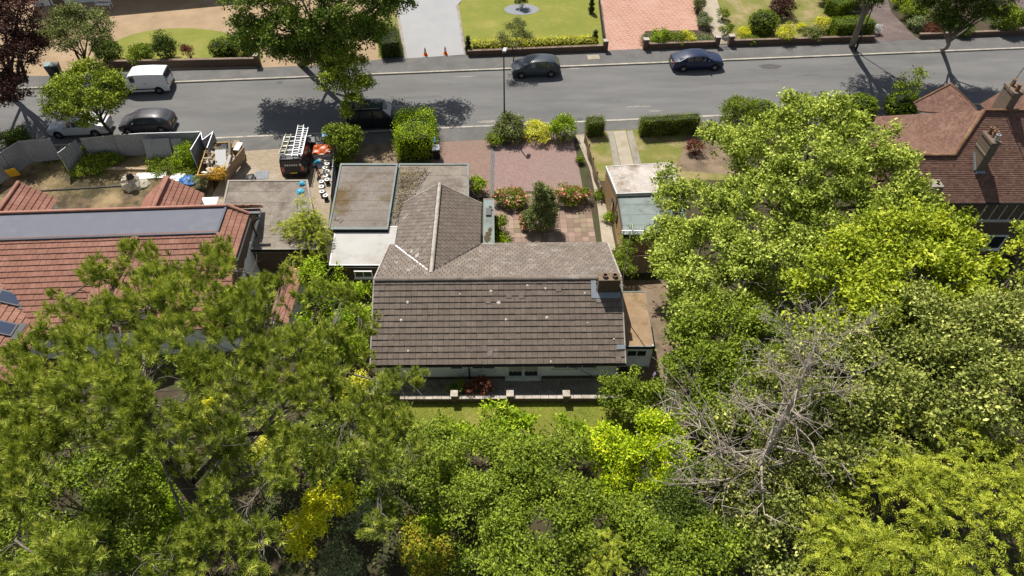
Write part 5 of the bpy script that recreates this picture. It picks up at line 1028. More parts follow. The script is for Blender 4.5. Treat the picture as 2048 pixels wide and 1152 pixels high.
# fence right of the bungalow
fr = thing('timber_fence', 'shaded brown board fence behind the side path right of the bungalow', 'fence', W(1290, 545), 0)
a, c = W(1240, 525, 1.2), W(1318, 520, 1.2); d = (c-a).normalized(); me2 = MB().box((0, 0, 0), (.145, .025, 1.6)).mesh('board'); me2.materials.append(FENCEW)
for i in range(int((c-a).length/.15)): p = a+d*(i*.15); link('board', me2, None, fr, Matrix.Translation((p.x, p.y, .9)) @ Matrix.Rotation(math.atan2(d.y, d.x), 4, 'Z'))
# ------------------------------------------------------------------ low garden wall behind the bungalow with three piers
gw = thing('garden_wall', 'low brick garden wall with pale coping and three square piers behind the bungalow', 'wall', W(1020, 793), 0)
a, c = W(800, 795, .5), W(1262, 793, .5); a.z = c.z = G0; d = (c-a); ang = math.atan2(d.y, d.x); m_ = a.lerp(c, .5); q = MB(); q.box((m_.x, m_.y, .27), (d.length, .18, .42), ang); obj('brickwork', q, WALLB, gw)
cs = MB().box((0, 0, 0), (.43, .25, .06)).mesh('coping_stone'); cs.materials.append(CAP); n = int(d.length/.45)
for i in range(n): p = a.lerp(c, (i+.5)/n); link('coping_stone', cs, None, gw, Matrix.Translation((p.x, p.y, .51+random.uniform(-.006, .006))) @ Matrix.Rotation(ang+random.uniform(-.01, .01), 4, 'Z'))
for px in (909, 1020, 1132):
    p = W(px, 793.5, .5); q = MB(); q.box((p.x, p.y, .42), (.34, .34, .72), ang); pi_ = obj('pier', q, WALLB, gw); q = MB(); q.box((p.x, p.y, .81), (.40, .40, .07), ang); obj('pier_cap', q, CAP, pi_)
# rotary washing line
wl = thing('rotary_airer', 'metal rotary washing line standing among shrubs right of the garden wall', 'washing line', W(1302, 838), 0); p = W(1302, 838)
q = MB(); q.tube([p, p+Z3*1.75], .025, 8); obj('pole', q, STEEL, wl); hub = p+Z3*1.15; tips = []
for k in range(4):
    a_ = k*math.pi/2+.5; e = p+Vector((math.cos(a_)*1.3, math.sin(a_)*1.3, 1.75)); tips.append(e); q = MB(); q.tube([hub, e], .016, 6); obj('arm', q, ALU, wl)
q = MB()
for f_ in (.4, .52, .64, .76, .88, 1.0):
    ring = [hub.lerp(e, f_) for e in tips]
    for k in range(4): q.tube([ring[k], ring[(k+1) % 4]], .006, 3, False)
obj('line', q, WPAINT, wl)
# ------------------------------------------------------------------ far side walls, piers, gate, cones, bench
def brickwall(label, pts, h, group='low brick front walls across the road', cap=True, th=.24):
    q = [W(x, y) for x, y in pts]; t = thing('front_wall', label, 'wall', q[0], 0, group)
    for a, c in zip(q[:-1], q[1:]):
        d = c-a; an = math.atan2(d.y, d.x); m_ = a.lerp(c, .5); b = MB(); b.box((m_.x, m_.y, G0+h/2-.05), (d.length, th, h), an); obj('brickwork', b, WALLB, t)
        if cap:
            n = max(1, int(d.length/.6)); me = MB().box((0, 0, 0), (d.length/n-.01, th+.06, .06)).mesh('coping_stone'); me.materials.append(mat('coping_brick', (.26,.19,.14), (.18,.13,.10), sc=4, rnd=.15))
            for i in range(n): p = a.lerp(c, (i+.5)/n); link('coping_stone', me, None, t, Matrix.Translation((p.x, p.y, G0+h-.02+random.uniform(-.004, .004))) @ Matrix.Rotation(an, 4, 'Z'))
    return t
def pier(t, px, py, h=1.0, s=.42): p = W(px, py); b = MB(); b.box((p.x, p.y, G0+h/2-.05), (s, s, h), RZ); o = obj('pier', b, WALLB, t); b = MB(); b.box((p.x, p.y, G0+h-.01), (s+.08, s+.08, .08), RZ); obj('pier_cap', b, CAP, o)
w1 = brickwall('low brown brick wall in front of the yellow hedge', [(936, 112), (1205, 101)], .55); pier(w1, 1210, 101)
w2 = brickwall('low brick wall below the flower bed left of the small gate', [(1296, 98), (1428, 93)], .55); pier(w2, 1290, 98); pier(w2, 1432, 93)
w3 = brickwall('long low brick wall right of the gate below the clipped hedges', [(1464, 91), (1745, 82)], .55); pier(w3, 1459, 91)
w4 = brickwall('low brick wall in front of the garden at the top right', [(1836, 76), (2047, 68)], .45)
w5 = brickwall('tall brick wall along the pavement behind the white van', [(225, 137), (522, 131)], .75); pier(w5, 518, 132, 1.1)
gt = thing('garden_gate', 'small metal bar gate between two brick piers', 'gate', W(1446, 92), 0); a, c = W(1437, 93), W(1455, 92.3); q = MB()
for z in (.2, .95): q.bar(a+Z3*z, c+Z3*z, .03, .04)
obj('gate_frame', q, MORT, gt); me = MB().box((0, 0, 0), (.022, .022, .85)).mesh('bar'); me.materials.append(MORT)
for i in range(7): link('bar', me, None, gt, Matrix.Translation(a.lerp(c, (i+.5)/7)+Z3*.58))
CON = mat('cone_orange', (.75,.20,.02), (.65,.16,.02), rough=.5)
for lab, px, py in (('orange traffic cone in tree shade at the left of the pale driveway', 851, 110), ('orange traffic cone in the sun at the right of the pale driveway', 891, 108)):
    t = thing('traffic_cone', lab, 'cone', W(px, py), .2, 'traffic cones on the pale driveway'); obj('base', MB().box((0, 0, .03), (.42, .42, .06)), CON, t, local=True)
    q = MB(); q.lathe([(.16, .06), (.035, .72), (.03, .74)], n=14); obj('cone', q, CON, t, local=True, smooth=True); q = MB(); q.lathe([(.122, .28), (.092, .44), (.09, .44), (.118, .28)], n=14); obj('band', q, WPAINT, t, local=True)
bn = thing('garden_bench', 'white slatted garden bench on the gravel at the top left', 'bench', W(211, 16), -.03)
for i in range(4): obj('seat_slat', MB().box((0, .06-.13*i, .46), (1.5, .10, .03)), WPAINT, bn, local=True)
for i in range(3): obj('back_slat', MB().box((0, .22, .62+.13*i), (1.5, .03, .09)), WPAINT, bn, local=True)
for x in (-.7, .7):
    for y in (-.32, .2): obj('leg', MB().box((x, y, .23 if y < 0 else .47), (.06, .06, .46 if y < 0 else .94)), WPAINT, bn, local=True)
for x in (-.7, .7): obj('arm_rest', MB().box((x, -.06, .66), (.06, .55, .04)), WPAINT, bn, local=True)
# metal railing between lawn and pink drive
rl = thing('railing', 'dark green railing between the lawn and the pink drive', 'fence', W(1202, 60), 0); a, c = W(1197, 5), W(1207, 92)
for z in (.3, 1.0): q = MB(); q.bar(a+Z3*z, c+Z3*z, .04, .04); obj('rail', q, DGREY, rl)
me = MB().box((0, 0, 0), (.03, .03, 1.0)).mesh('baluster'); me.materials.append(DGREY)
for i in range(40): link('baluster', me, None, rl, Matrix.Translation(a.lerp(c, (i+.5)/40)+Z3*.5))
# white van-side ornament: pedestal pot on the left lawn edge
# ------------------------------------------------------------------ trees
def LB(px, py, z, r, f=.85): p = W(px, py, z); return (tuple(p), (r, r, r*f))
def under(lobes, dx=0, dy=0):
    n = len(lobes); return (sum(c[0] for c, r in lobes)/n+dx, sum(c[1] for c, r in lobes)/n+dy, G0)
lo = [LB(*q) for q in ((1642,250,9,2.0), (1560,285,7.8,2.0), (1705,290,8.6,2.2), (1775,360,8,2.1), (1640,350,8.4,2.4), (1505,310,6.8,1.8), (1450,285,5.2,1.4), (1560,400,7.2,2.4), (1700,430,7.6,2.3), (1790,430,7,1.9), (1620,470,7,2.0), (1500,400,6.2,1.8), (1600,215,7.6,1.0), (1660,215,8.6,1.0))]
broad_tree('sycamore_tree', 'tall pale green sycamore spreading in front of the brown tiled house', 'tree', under(lo), lo, LM['syc'], BARKG, .175, 4.3, 25, .23, .26)
lo = [LB(*q) for q in ((1345,400,4.6,1.1), (1330,355,4.6,.8), (1365,470,4.8,1.4), (1430,410,5.6,1.6), (1450,500,5.8,1.9), (1345,540,4.6,1.4), (1400,570,5,1.7), (1480,580,5.4,1.8), (1385,630,4.6,1.4), (1318,490,3.8,.9), (1550,520,6.2,1.9))]
broad_tree('sycamore_tree', 'mid green tree overhanging the gravel roofed brick garage', 'tree', under(lo), lo, LM['syc'], BARKG, .17, 4.4, 25, .22, .2)
lo = [LB(*q) for q in ((1800,490,8.6,2.1), (1880,480,8.6,1.5), (1915,560,8.8,1.6), (1845,580,8.8,2.2), (1730,530,8.2,1.9), (1660,560,7.6,1.7), (1610,620,7,1.7), (1745,620,8.2,2), (1925,500,8.4,.7), (1670,650,7.4,1.5))]
broad_tree('acer_tree', 'yellow green acer crown below the windows of the brown tiled house', 'tree', under(lo), lo, LM['acer'], BARKG, .175, 4.3, 25, .23, .24)
lo = [LB(*q) for q in ((1900,690,9,2.4), (1990,715,9.4,2.4), (1800,690,8.6,2.2), (1860,790,9,2.4), (1975,810,9.2,2.4), (2050,640,8.6,1.9), (1760,770,8,2.1), (2060,780,9,2))]
broad_tree('lime_tree', 'large dark green tree with cream flower tufts at the right edge', 'tree', under(lo, 1), lo, LM['dark'], BARK, .15, 4.4, 26, .26, .28)
lo = [LB(*q) for q in ((1700,690,7.4,2.0), (1640,745,7,2.0), (1700,830,7.4,2.1), (1610,830,6.2,1.8), (1790,870,7.8,2.1), (1560,770,5.6,1.6), (1680,930,6.8,1.8), (1870,880,8,1.8))]
broad_tree('lime_tree', 'dark cream flecked tree directly behind the bare dead tree', 'tree', under(lo), lo, LM['dark'], BARK, .14, 4.6, 26, .25, .24)
lo = [LB(*q) for q in ((1400,690,4.6,1.5), (1465,660,5.2,1.7), (1375,755,4.0,1.2), (1445,750,4.6,1.5), (1535,690,5.6,1.7), (1400,820,3.8,1.2), (1490,790,4.6,1.5))]
broad_tree('young_tree', 'fresh green leafy tree beside the white end wall of the bungalow', 'tree', under(lo), lo, LM['green'], BARKG, .14, 4.8, 26, .22, .16)
lo = [LB(*q) for q in ((1480,870,4.4,1.5), (1555,920,4.8,1.7), (1640,1000,5.4,1.7), (1500,1000,4.8,1.7), (1560,1090,5.4,1.8), (1640,1080,5.6,1.6), (1450,940,4,1.2))]
broad_tree('understory_tree', 'dark leafy tree under the foot of the bare dead tree', 'tree', under(lo), lo, LM['dark'], BARK, .15, 3.6, 24, .22, .18)
lo = [LB(*q) for q in ((1380,1000,4,1.2), (1420,960,4,1.0), (1345,1050,4.2,1.0), (1400,1060,4.4,1.2))]
broad_tree('evergreen_tree', 'small deep green evergreen left of the dead tree foot', 'tree', under(lo), lo, LM['deep'], BARK, .11, 7, 26, .18, .14)
lo = [LB(*q) for q in ((1430,1110,5,1.4), (1350,1120,4.8,1.3), (1490,1140,5.2,1.4), (1300,1080,4.2,1.1))]
broad_tree('understory_tree', 'mid green bushy tree at the bottom edge between dark evergreen and feathery conifer', 'tree', under(lo), lo, LM['green'], BARK, .13, 5, 26, .2, .16)
lo = [LB(*q) for q in ((2045,500,6.5,.7), (2065,540,6,1.0), (2065,470,6.4,.7))]
broad_tree('acer_tree', 'bright yellow green branch tips at the right edge below the brick house', 'tree', under(lo, 1.5), lo, LM['acer'], BARKG, .16, 5, 24, .22, .14)
# the bare dead tree
def dead_tree():
    base = W(1500, 965, 5.2); base.z = G0; base.x -= .25; t = thing('dead_tree', 'bare grey dead tree with fine leafless branches in front of the lime trees', 'tree', base)
    ctl = [base, Vector(W(1503, 962, 5.2)), Vector(W(1545, 880, 7.2)), Vector(W(1590, 790, 9.0)), Vector(W(1620, 720, 10.3)), Vector(W(1645, 655, 11.6))]
    b = MB(); b.tube(ctl, [.26, .17, .14, .10, .06, .02], 8); obj('trunk', b, BARKD, t, smooth=True); br = MB(); rnd = random.Random(5)
    def grow(p, d, L, r, lvl):
        pts = [p]; q = Vector(p); dd = d.normalized(); k = 5 if lvl < 2 else 3
        for i in range(k):
            dd = (dd+Vector((rnd.uniform(-1, 1), rnd.uniform(-1, 1), rnd.uniform(-.6, .8)))*.11).normalized(); q = q+dd*L/k; pts.append(q)
        br.tube(pts, [max(.007, r*(1-.8*i/k)) for i in range(k+1)], 5 if lvl == 0 else (4 if lvl == 1 else 3), False)
        if lvl < 3:
            n = (6, 4, 2)[lvl]
            for i in range(n):
                j = rnd.randint(1, k); a = pts[j]; s = Vector((rnd.uniform(-1, 1), rnd.uniform(-1, 1), rnd.uniform(-.5, .7))).normalized()
                grow(a, (dd*.75+s*.75), L*rnd.uniform(.36, .6), max(.008, r*.52), lvl+1)
    N = 28
    for i in range(N):
        f = .06+.91*i/N; k = 1+f*4; j = min(4, int(k)); p = ctl[j].lerp(ctl[j+1], k-j); a = i*2.4
        lean = Vector((math.cos(a)-.38, math.sin(a)*.85, .25+.5*f)); L = (3.3*(1-f*.55))*rnd.uniform(.75, 1.15)
        grow(p, lean, L, .065*(1.25-f), 0)
    for (e, z) in (((1325, 985), 6), ((1400, 1015), 5), ((1345, 900), 7.5), ((1560, 1035), 5), ((1620, 985), 6), ((1350, 950), 6.5), ((1330, 800), 9)):
        d = Vector(W(*e, z))-ctl[1]; grow(ctl[1]+Vector((0, 0, .4)), d, d.length*.8, .07, 0)
    obj('branch', br, BARKD, t, smooth=True)
dead_tree()
# feathery conifers
def conifer(name, label, lobes, lm, dens=5, nl=26, ln=.75, L=.17, wd=.035, r0=.2, group=None):
    base = Vector(under(lobes)); t = thing(name, label, 'tree', base, 0, group); top = max(lobes, key=lambda l: l[0][2])[0]; b = MB(); tp = curve(base, Vector((base.x, base.y, top[2])), 6, 0, .02); b.tube(tp, taper(r0, .04, 6), 8); b2 = MB()
    for c, r in lobes:
        b2.tube(curve(tp[random.randint(2, 5)], c, 4, .08, .06), taper(.07, .02, 4), 5, False)
        for k in range(6): d = rdir(1)[0]; b2.tube(curve(c, Vector(c)+Vector((d[0]*r[0], d[1]*r[1], d[2]*r[2]))*.9, 3), taper(.03, .008, 3), 4, False)
    obj('trunk', b, BARK, t, smooth=True); obj('branch', b2, BARK, t)
    C, O = shell(lobes, dens, .6); AX = unit(O*np.array([1, 1, .5])+rng.normal(size=C.shape)*.45+np.array([0, 0, .15])); V, r = sprays(C, AX, nl, ln, L, wd, rng.random(len(C)))
    link('crown', quadmesh('crown', V, 4, r, lm), None, t); return t
lo = [LB(*q) for q in ((1790,965,7.6,1.8), (1890,940,8.2,2.0), (1985,980,8.8,2.1), (1845,1050,8.2,2.1), (1960,1085,8.8,2.2), (1735,1050,7.2,1.7), (1665,1105,6.6,1.3), (2045,920,8.6,1.7), (1850,1140,8,1.8), (2050,1060,9,1.8), (1740,1130,7,1.4))]
conifer('feathery_conifer', 'large feathery yellow green conifer filling the bottom right corner', lo, LM['feather'], 5.2, 26, .8, .17, .036)
lo = [LB(*q) for q in ((1205,1100,5.2,.7), (1180,1130,5,.7), (1225,1130,4.8,.8))]
conifer('feathery_conifer', 'small feathery lime conifer tip at the bottom centre', lo, LM['feather'], 14, 26, .45, .11, .025, .08)
lo = [LB(*q) for q in ((612,425,3.3,.85), (620,470,2.6,1.15), (590,455,2.5,.95), (640,450,2.6,.9), (610,510,1.8,1.1), (645,490,1.9,.8))]
conifer('garden_conifer', 'bushy yellow green conifer between the red roofed house and the white flat roof', lo, LM['feather'], 10, 24, .5, .12, .028, .12)
# ------------------------------------------------------------------ the big pine
def pine():
    p = W(392, 998, 8.0); base = Vector((p.x+.5, p.y-.3, G0)); t = thing('pine_tree', 'huge long limbed pine with brush like needle tufts filling the lower left', 'tree', base)
    tr = [base, Vector((p.x+.35, p.y-.2, 4)), Vector((p.x, p.y, 8)), Vector(W(318, 900, 10.5)), Vector(W(250, 790, 12.6)), Vector(W(232, 700, 14))]
    b = MB(); b.tube(tr, [.40, .34, .26, .18, .11, .05], 10); b.tube([Vector(W(375, 975, 8.4)), Vector(W(440, 905, 9.2)), Vector(W(490, 870, 9.6)), Vector(W(640, 850, 9.8))], [.14, .11, .09, .05], 8); obj('trunk', b, BARK, t, smooth=True)
    L_ = [(215,545,11,1.0), (250,505,11,.5), (320,535,11.2,1.1), (410,545,11.2,1.2), (500,540,10.6,.9), (440,500,10.8,.5), (300,610,11.8,1.3), (400,625,11.8,1.5), (500,615,11.2,1.3), (175,640,11.2,1.1), (110,610,10.6,.6), (590,640,10,1.0), (95,715,11.4,1.3), (215,715,12.4,1.4), (330,715,12.4,1.5), (450,705,11.6,1.4), (560,720,10.6,1.4), (640,690,9.6,1.1), (690,745,9,1.1), (60,800,11.8,1.4), (165,795,12.8,1.3), (300,790,13,1.2), (425,775,12,1.2), (520,805,11,1.2), (615,795,10.2,1.2), (715,805,9.6,1.1), (785,765,8.6,.7), (832,758,8.2,.5), (795,850,9,.9), (700,880,10,1.1), (590,880,10.6,1.1), (25,890,12,1.3), (50,990,12,1.3), (30,1080,12,1.3), (130,1120,12,1.2), (490,945,10,1.0), (550,965,10.6,.7), (480,1040,10,1.0), (525,1095,10.6,.9), (410,1110,10.4,1.1), (300,1125,10.8,1.0), (765,950,9.4,.9), (835,910,9,.7), (690,600,7,.8), (640,590,7.4,.9), (735,660,6.6,.7), (760,1060,9,.6), (120,870,11.6,.9), (240,860,11,.8), (380,860,11.6,.8), (270,770,13.4,1.0), (290,850,11.8,.8), (440,1065,10.2,1.0), (440,900,10.4,.9), (370,930,10,.5), (230,640,12,1.0), (650,940,10,.8), (300,850,13,.9), (345,885,12.6,.6), (430,985,11,.6), (440,870,11.6,.9), (380,810,12.8,1.0), (260,900,12,.6), (560,560,9.5,.7), (600,700,10.2,1.0), (740,870,9.6,.9), (660,750,9.8,1.0)]
    lobes = [LB(x, y, z, r, .55) for x, y, z, r in L_]; br = MB(); rnd = random.Random(3); mains = []
    for c, r in lobes:
        c = Vector(c); k = min(range(2, 6), key=lambda i: (tr[i]-c).length+abs(tr[i].z-(c.z-1))*1.0); s = tr[k]; lim = [m for m in mains if (m-c).length < (s-c).length*.8]
        st = min(lim, key=lambda m: (m-c).length) if lim and rnd.random() < .75 else s
        cp = curve(st, c-Vector((0, 0, .2)), 6, .04, .08); ln = (c-st).length; br.tube(cp, taper(.03+.007*ln, .02, 6), 6, False); mains.append(cp[4]); mains.append(c)
        for q in range(9):
            d = rdir(1)[0]; e = c+Vector((d[0]*r[0], d[1]*r[1], d[2]*r[2]+.1))*rnd.uniform(.6, .95); br.tube(curve(cp[rnd.randint(3, 6)], e, 4, .05, .18), taper(.022, .008, 4), 4, False)
        for q in range(2):
            d = rdir(1)[0]; e = c+Vector((d[0]*1.3, d[1]*1.3, -.2+d[2]*.5)); br.tube(curve(cp[rnd.randint(2, 5)], e, 5, .1, .3), taper(.02, .006, 5), 4, False)
    obj('branch', br, BARKG, t, smooth=True)
    C, O = shell(lobes, 7.4, .3, .5, .5, gapcut=-1.35); AX = unit(O*.5+np.array([0, 0, .75])+rng.normal(size=C.shape)*.35); V, r = pine_tufts(C, AX, 46, .25, .026, rng.random(len(C)))
    link('crown', quadmesh('crown', V, 3, r, LM['pine']), None, t)
pine()
# ------------------------------------------------------------------ middle foreground shrubs and small trees
def bt(name, label, lob, lm, L=.13, dens=5, per=26, sp=.22, r0=.12, cat='tree', bark=None, **k): lo = [LB(*q) for q in lob]; return broad_tree(name, label, cat, under(lo), lo, LM[lm], bark or BARK, L, dens, per, sp, r0, **k)
bt('laurel_bush', 'bright green laurel bush in the middle just below the garden wall', ((1000,853,2.2,1.0), (950,868,2.0,.85), (1042,855,2.0,.75), (1000,895,2.3,1.0), (900,870,1.9,.7)), 'bright', .16, 7, 20, .18, .08, 'shrub')
bt('laurel_bush', 'smaller bright laurel right of the middle one, touching the lawn', ((1100,866,2.0,.9), (1150,876,2.0,.8), (1075,895,2.0,.8), (1180,890,2.0,.7)), 'bright', .15, 7, 20, .18, .08, 'shrub')
bt('golden_bush', 'yellow flecked lime bush left of the bare dead tree', ((1240,905,3.2,1.25), (1320,880,3.2,1.2), (1290,930,3.6,1.3), (1215,890,2.6,.9), (1350,920,3.4,1.0), (1240,955,3.2,1.0)), 'lime', .13, 7, 24, .18, .1, 'shrub')
bt('garden_tree', 'broad mid green small tree in the centre foreground', ((980,930,4.2,1.4), (910,940,3.6,1.2), (1060,940,4.6,1.4), (1130,910,3.8,1.1), (1000,1010,5,1.5), (1100,1015,4.8,1.4), (1170,1000,4.2,1.0), (930,1010,4.2,1.1)), 'green', .12, 6.4, 28, .2, .16, gapcut=-.75)
bt('garden_tree', 'rounded leafy tree at the bottom edge right of the dark gap', ((1040,1105,5.4,1.4), (1110,1090,5.2,1.3), (985,1080,5,1.2), (1070,1150,5.6,1.3), (970,1140,5,1.0)), 'green', .12, 6.4, 28, .2, .16, gapcut=-.75)
bt('garden_tree', 'loose green tree between dark evergreen and golden bush', ((1210,1045,4.0,1.0), (1260,1060,4.2,1.0), (1280,1020,3.6,.8), (1150,1060,4.4,.9)), 'green', .12, 6, 26, .2, .12)
bt('garden_tree', 'dark green small tree under the right tips of the pine', ((860,880,2.8,1.1), (820,930,2.8,1.0), (880,940,3,1.0), (830,850,2.4,.9), (870,1000,3,.9)), 'green', .12, 6, 24, .2, .12)
bt('rusty_shrub', 'lime and rust coloured shrub at the bottom beside the dark gap', ((850,1085,2.6,.9), (830,1130,2.8,.9), (870,1125,2.6,.8)), 'rust', .12, 8, 22, .18, .08, 'shrub')
bt('lime_shrub', 'fresh lime shrub right behind the rusty one at the bottom', ((868,1060,2.6,.7), (845,1050,2.4,.6)), 'bright', .12, 9, 22, .16, .06, 'shrub')
bt('ivy_tree', 'ivy covered dark green tree left of the pine trunk', ((140,900,5,1.4), (200,970,5,1.5), (255,920,4.6,1.2), (120,1010,5,1.4), (200,1060,5,1.3), (270,1010,4.4,1.2), (150,1110,5,1.2), (250,1100,4.6,1.2), (30,1000,4.4,1.4), (50,1100,4.4,1.5), (30,900,4.2,1.3)), 'green', .13, 4.6, 24, .2, .16)
bt('bramble_bush', 'bright leaved bush beneath the leaning pine trunk', ((325,990,3,1.2), (380,1060,3,1.2), (330,1080,3,1.2), (300,940,2.8,1.0), (430,1010,2.6,1.0)), 'bright', .14, 4.6, 22, .2, .1, 'shrub')
bt('understory_bush', 'dark green bushes seen through the pine branches in the middle left', ((520,880,2.6,1.4), (600,940,2.6,1.4), (470,960,2.4,1.3), (700,960,2.6,1.3), (760,890,2.4,1.2), (640,860,2.2,1.2), (780,1000,2.8,1.1)), 'green', .14, 4.2, 22, .22, .12, 'shrub')
bt('yellow_broom', 'brilliant yellow flowering shrub at the bottom left of centre', ((645,1005,5.2,.75), (612,1055,5.0,.8), (685,995,5.0,.55), (600,1100,4.8,.6)), 'yellow', .11, 11, 20, .15, .06, 'shrub')
bt('yellow_broom', 'small yellow flowering shrub glimpsed through the pine near its trunk top', ((405,830,3.6,.6), (430,805,3.8,.5), (380,845,3.2,.4)), 'yellow', .11, 12, 20, .14, .05, 'shrub')
bt('golden_shrub', 'orange gold shrub in the shade right of the pine trunk', ((535,895,2.6,.7), (520,930,2.6,.6), (545,860,2.4,.5)), 'gold', .11, 10, 20, .15, .05, 'shrub')
bt('grey_shrub', 'blue grey foliage at the bottom right of the yellow shrub', ((700,1080,3.6,.9), (740,1050,3.4,.8), (690,1130,3.6,.8)), 'grey', .10, 9, 24, .16, .08, 'shrub')
bt('bamboo_shrub', 'yellow green shrub at the left corner of the bungalow wall', ((718,765,1.3,.6), (700,790,1.4,.6)), 'gold', .12, 11, 20, .14, .05, 'shrub')
bt('side_hedge', 'dense green shrubs filling the gap left of the bungalow', ((690,600,1.9,1.1), (650,570,2.2,1.1), (715,640,1.7,.9), (665,650,2,1.2), (705,700,1.7,.9), (640,620,2.2,1.1), (620,550,2.2,.9), (660,720,1.8,1.1), (725,590,1.5,.7)), 'bright', .14, 4.6, 22, .2, .1, 'shrub')
bt('buddleia_bush', 'buddleia with a few lilac spikes at the right end of the garden wall', ((1240,785,1.7,.9), (1285,775,1.7,.9), (1215,800,1.3,.6), (1260,815,1.4,.8), (1310,790,1.5,.7)), 'green', .13, 8, 24, .18, .06, 'shrub')
bt('ivy_bush', 'green climber covering the corner beside the concrete path', ((1246,505,1.9,.7), (1262,480,2,.6), (1250,540,1.7,.6), (1280,500,2.2,.7)), 'green', .10, 10, 24, .15, .05, 'shrub')
bt('yard_bush', 'dark leafy bush behind the terrace wall, left of the doors', ((965,772,.7,.5), (945,775,.6,.4)), 'maroon', .09, 14, 18, .12, .03, 'shrub')
bt('yard_bush', 'low green weeds by the black downpipe', ((920,776,.5,.4), (905,778,.4,.3)), 'green', .08, 14, 18, .12, .03, 'shrub')
# ------------------------------------------------------------------ trees along the street and beyond
lo = [LB(*q) for q in ((0,10,8,2.6), (35,50,7.4,2.1), (-10,90,7,2.4), (25,125,6,1.9), (5,170,5,1.5), (40,10,8,1.8), (-40,140,6,2), (20,195,4,1.0), (60,95,5.5,1.3))]
broad_tree('copper_beech', 'large purple leaved beech in the top left corner', 'tree', W(-60, 150), lo, LM['purple'], BARK, .17, 3.6, 22, .26, .3, gapcut=-2)
bt('olive_tree', 'dusty olive green tree behind the lamp at top left', ((140,40,4.6,1.5), (100,65,4,1.2), (190,48,4.4,1.3), (150,80,4,1.4), (205,75,3.8,.9), (85,85,3.2,.9)), 'olive', .14, 5, 22, .22, .14, bark=BARK, gapcut=-2)
lo = [LB(*q) for q in ((180,155,4.6,1.4), (135,190,4.2,1.4), (215,170,4.4,1.2), (170,205,4,1.5), (112,222,3.5,.9), (228,205,3.4,1.0), (180,240,2.9,.8), (150,235,3.2,1.0), (245,180,3.6,.6))]
broad_tree('street_tree', 'rounded yellow tipped street tree on the near pavement at left', 'tree', W(222, 262), lo, LM['street'], BARK, .16, 4.4, 22, .22, .16, fork=.55, gapcut=-2)
lo = [LB(*q) for q in ((520,88,4.4,1.5), (600,98,4.2,1.5), (680,92,4.4,1.5), (745,70,5,1.4), (775,-25,8.4,1.9), (825,-40,8.6,1.7), (740,-30,9,2.0), (520,10,7.4,2.4), (605,0,8.2,2.6), (690,10,8.2,2.6), (745,25,7.4,2.0), (560,60,6.2,2.1), (640,75,6,2.1), (705,65,6.2,1.9), (500,65,5.6,1.7), (790,5,7.4,1.3), (590,105,4.2,1.3), (660,110,4.5,1.2), (540,95,5,1.2))]
broad_tree('plane_tree', 'large dark green tree overhanging the road at top centre', 'tree', W(600, 128), lo, LM['plane'], BARK, .19, 3.2, 22, .28, .32, gapcut=-2.2)
lo = [LB(*q) for q in ((685,125,5,1.1), (715,130,4.8,.9), (650,130,4.4,.9), (705,170,4,1.1), (670,165,4.2,1.0), (705,205,3.2,.8), (690,225,2.6,.6))]
broad_tree('street_tree', 'yellow green street tree with dead lower twigs beside the black off-road car', 'tree', W(690, 250), lo, LM['street'], BARKG, .16, 5.4, 22, .2, .12, twigs=14, inner=.4, gapcut=-1.6)
lo = [LB(*q) for q in ((1760,-70,8.5,2.4), (1720,-90,9,2.4), (1800,-60,8,2.0), (1780,-20,7.5,1.4), (1740,-30,8,1.6), (1750,5,6.8,.6))]
broad_tree('roadside_tree', 'tall tree whose bare trunk crosses the dark drive at top right', 'tree', W(1704, 92), lo, LM['deep'], BARKG, .19, 2.4, 20, .26, .3, fork=.8)
lo = [LB(*q) for q in ((1900,5,6.4,1.7), (1940,15,6,1.7), (1870,20,5.6,1.4), (1965,0,6.6,1.5), (1920,40,5,1.2), (1960,-40,8.4,2.0), (1900,-50,8.4,2.0), (2020,-20,7.8,1.9), (1985,25,5.6,1.2), (1890,50,4.6,1.0))]
broad_tree('roadside_tree', 'dark crowned tree on the far pavement at the top right', 'tree', W(1884, 97), lo, LM['deep'], BARKG, .16, 3.6, 22, .24, .2, fork=.4, gapcut=-2)
lo = [LB(*q) for q in ((1815,160,3.2,.7), (1835,150,3.2,.55), (1800,175,2.6,.55), (1830,175,2.8,.5))]
broad_tree('sapling', 'small airy sapling standing in front of the clipped lime dome', 'tree', W(1808, 232), lo, LM['green'], BARK, .14, 6, 16, .2, .05, inner=.3)
lo = [LB(*q) for q in ((1030,60,3.4,.95), (1010,75,3,.7), (1050,75,2.8,.7), (1025,85,2.6,.7))]
broad_tree('feathery_tree', 'small feathery tree behind the charcoal hatchback', 'tree', W(1026, 124), lo, LM['olive'], BARK, .10, 8, 22, .2, .06, inner=.3)
# ------------------------------------------------------------------ hedges
hd = lambda *p: [tuple(W(x, y)[:2]) for x, y in p]
hedge('clipped_hedge', 'small square clipped hedge block beside the timber fence', hd((1171, 268), (1206, 266)), 1.05, 1.35, LM['box'], .055, 420)
hedge('clipped_hedge', 'long straight clipped hedge along the neighbour lawn', hd((1277, 270), (1393, 262)), .85, 1.5, LM['box'], .055, 420)
hedge('lime_hedge', 'wide lime green hedge between the two driveways', hd((833, 318), (834, 262)), 2.5, 1.85, LM['bright'], .11, 330, rough=.2, top=.12)
hedge('golden_hedge', 'low yellow variegated hedge behind the far brick wall', hd((945, 103), (1188, 93)), .95, .85, LM['gold'], .10, 230, rough=.10)
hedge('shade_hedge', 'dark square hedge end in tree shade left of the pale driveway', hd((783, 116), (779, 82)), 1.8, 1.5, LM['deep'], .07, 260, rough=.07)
hedge('bright_hedge', 'bright clipped hedge top in front of the tree trunk at right', hd((1660, 72), (1735, 68)), 1.6, 1.5, LM['boxy'], .07, 330, rough=.05)
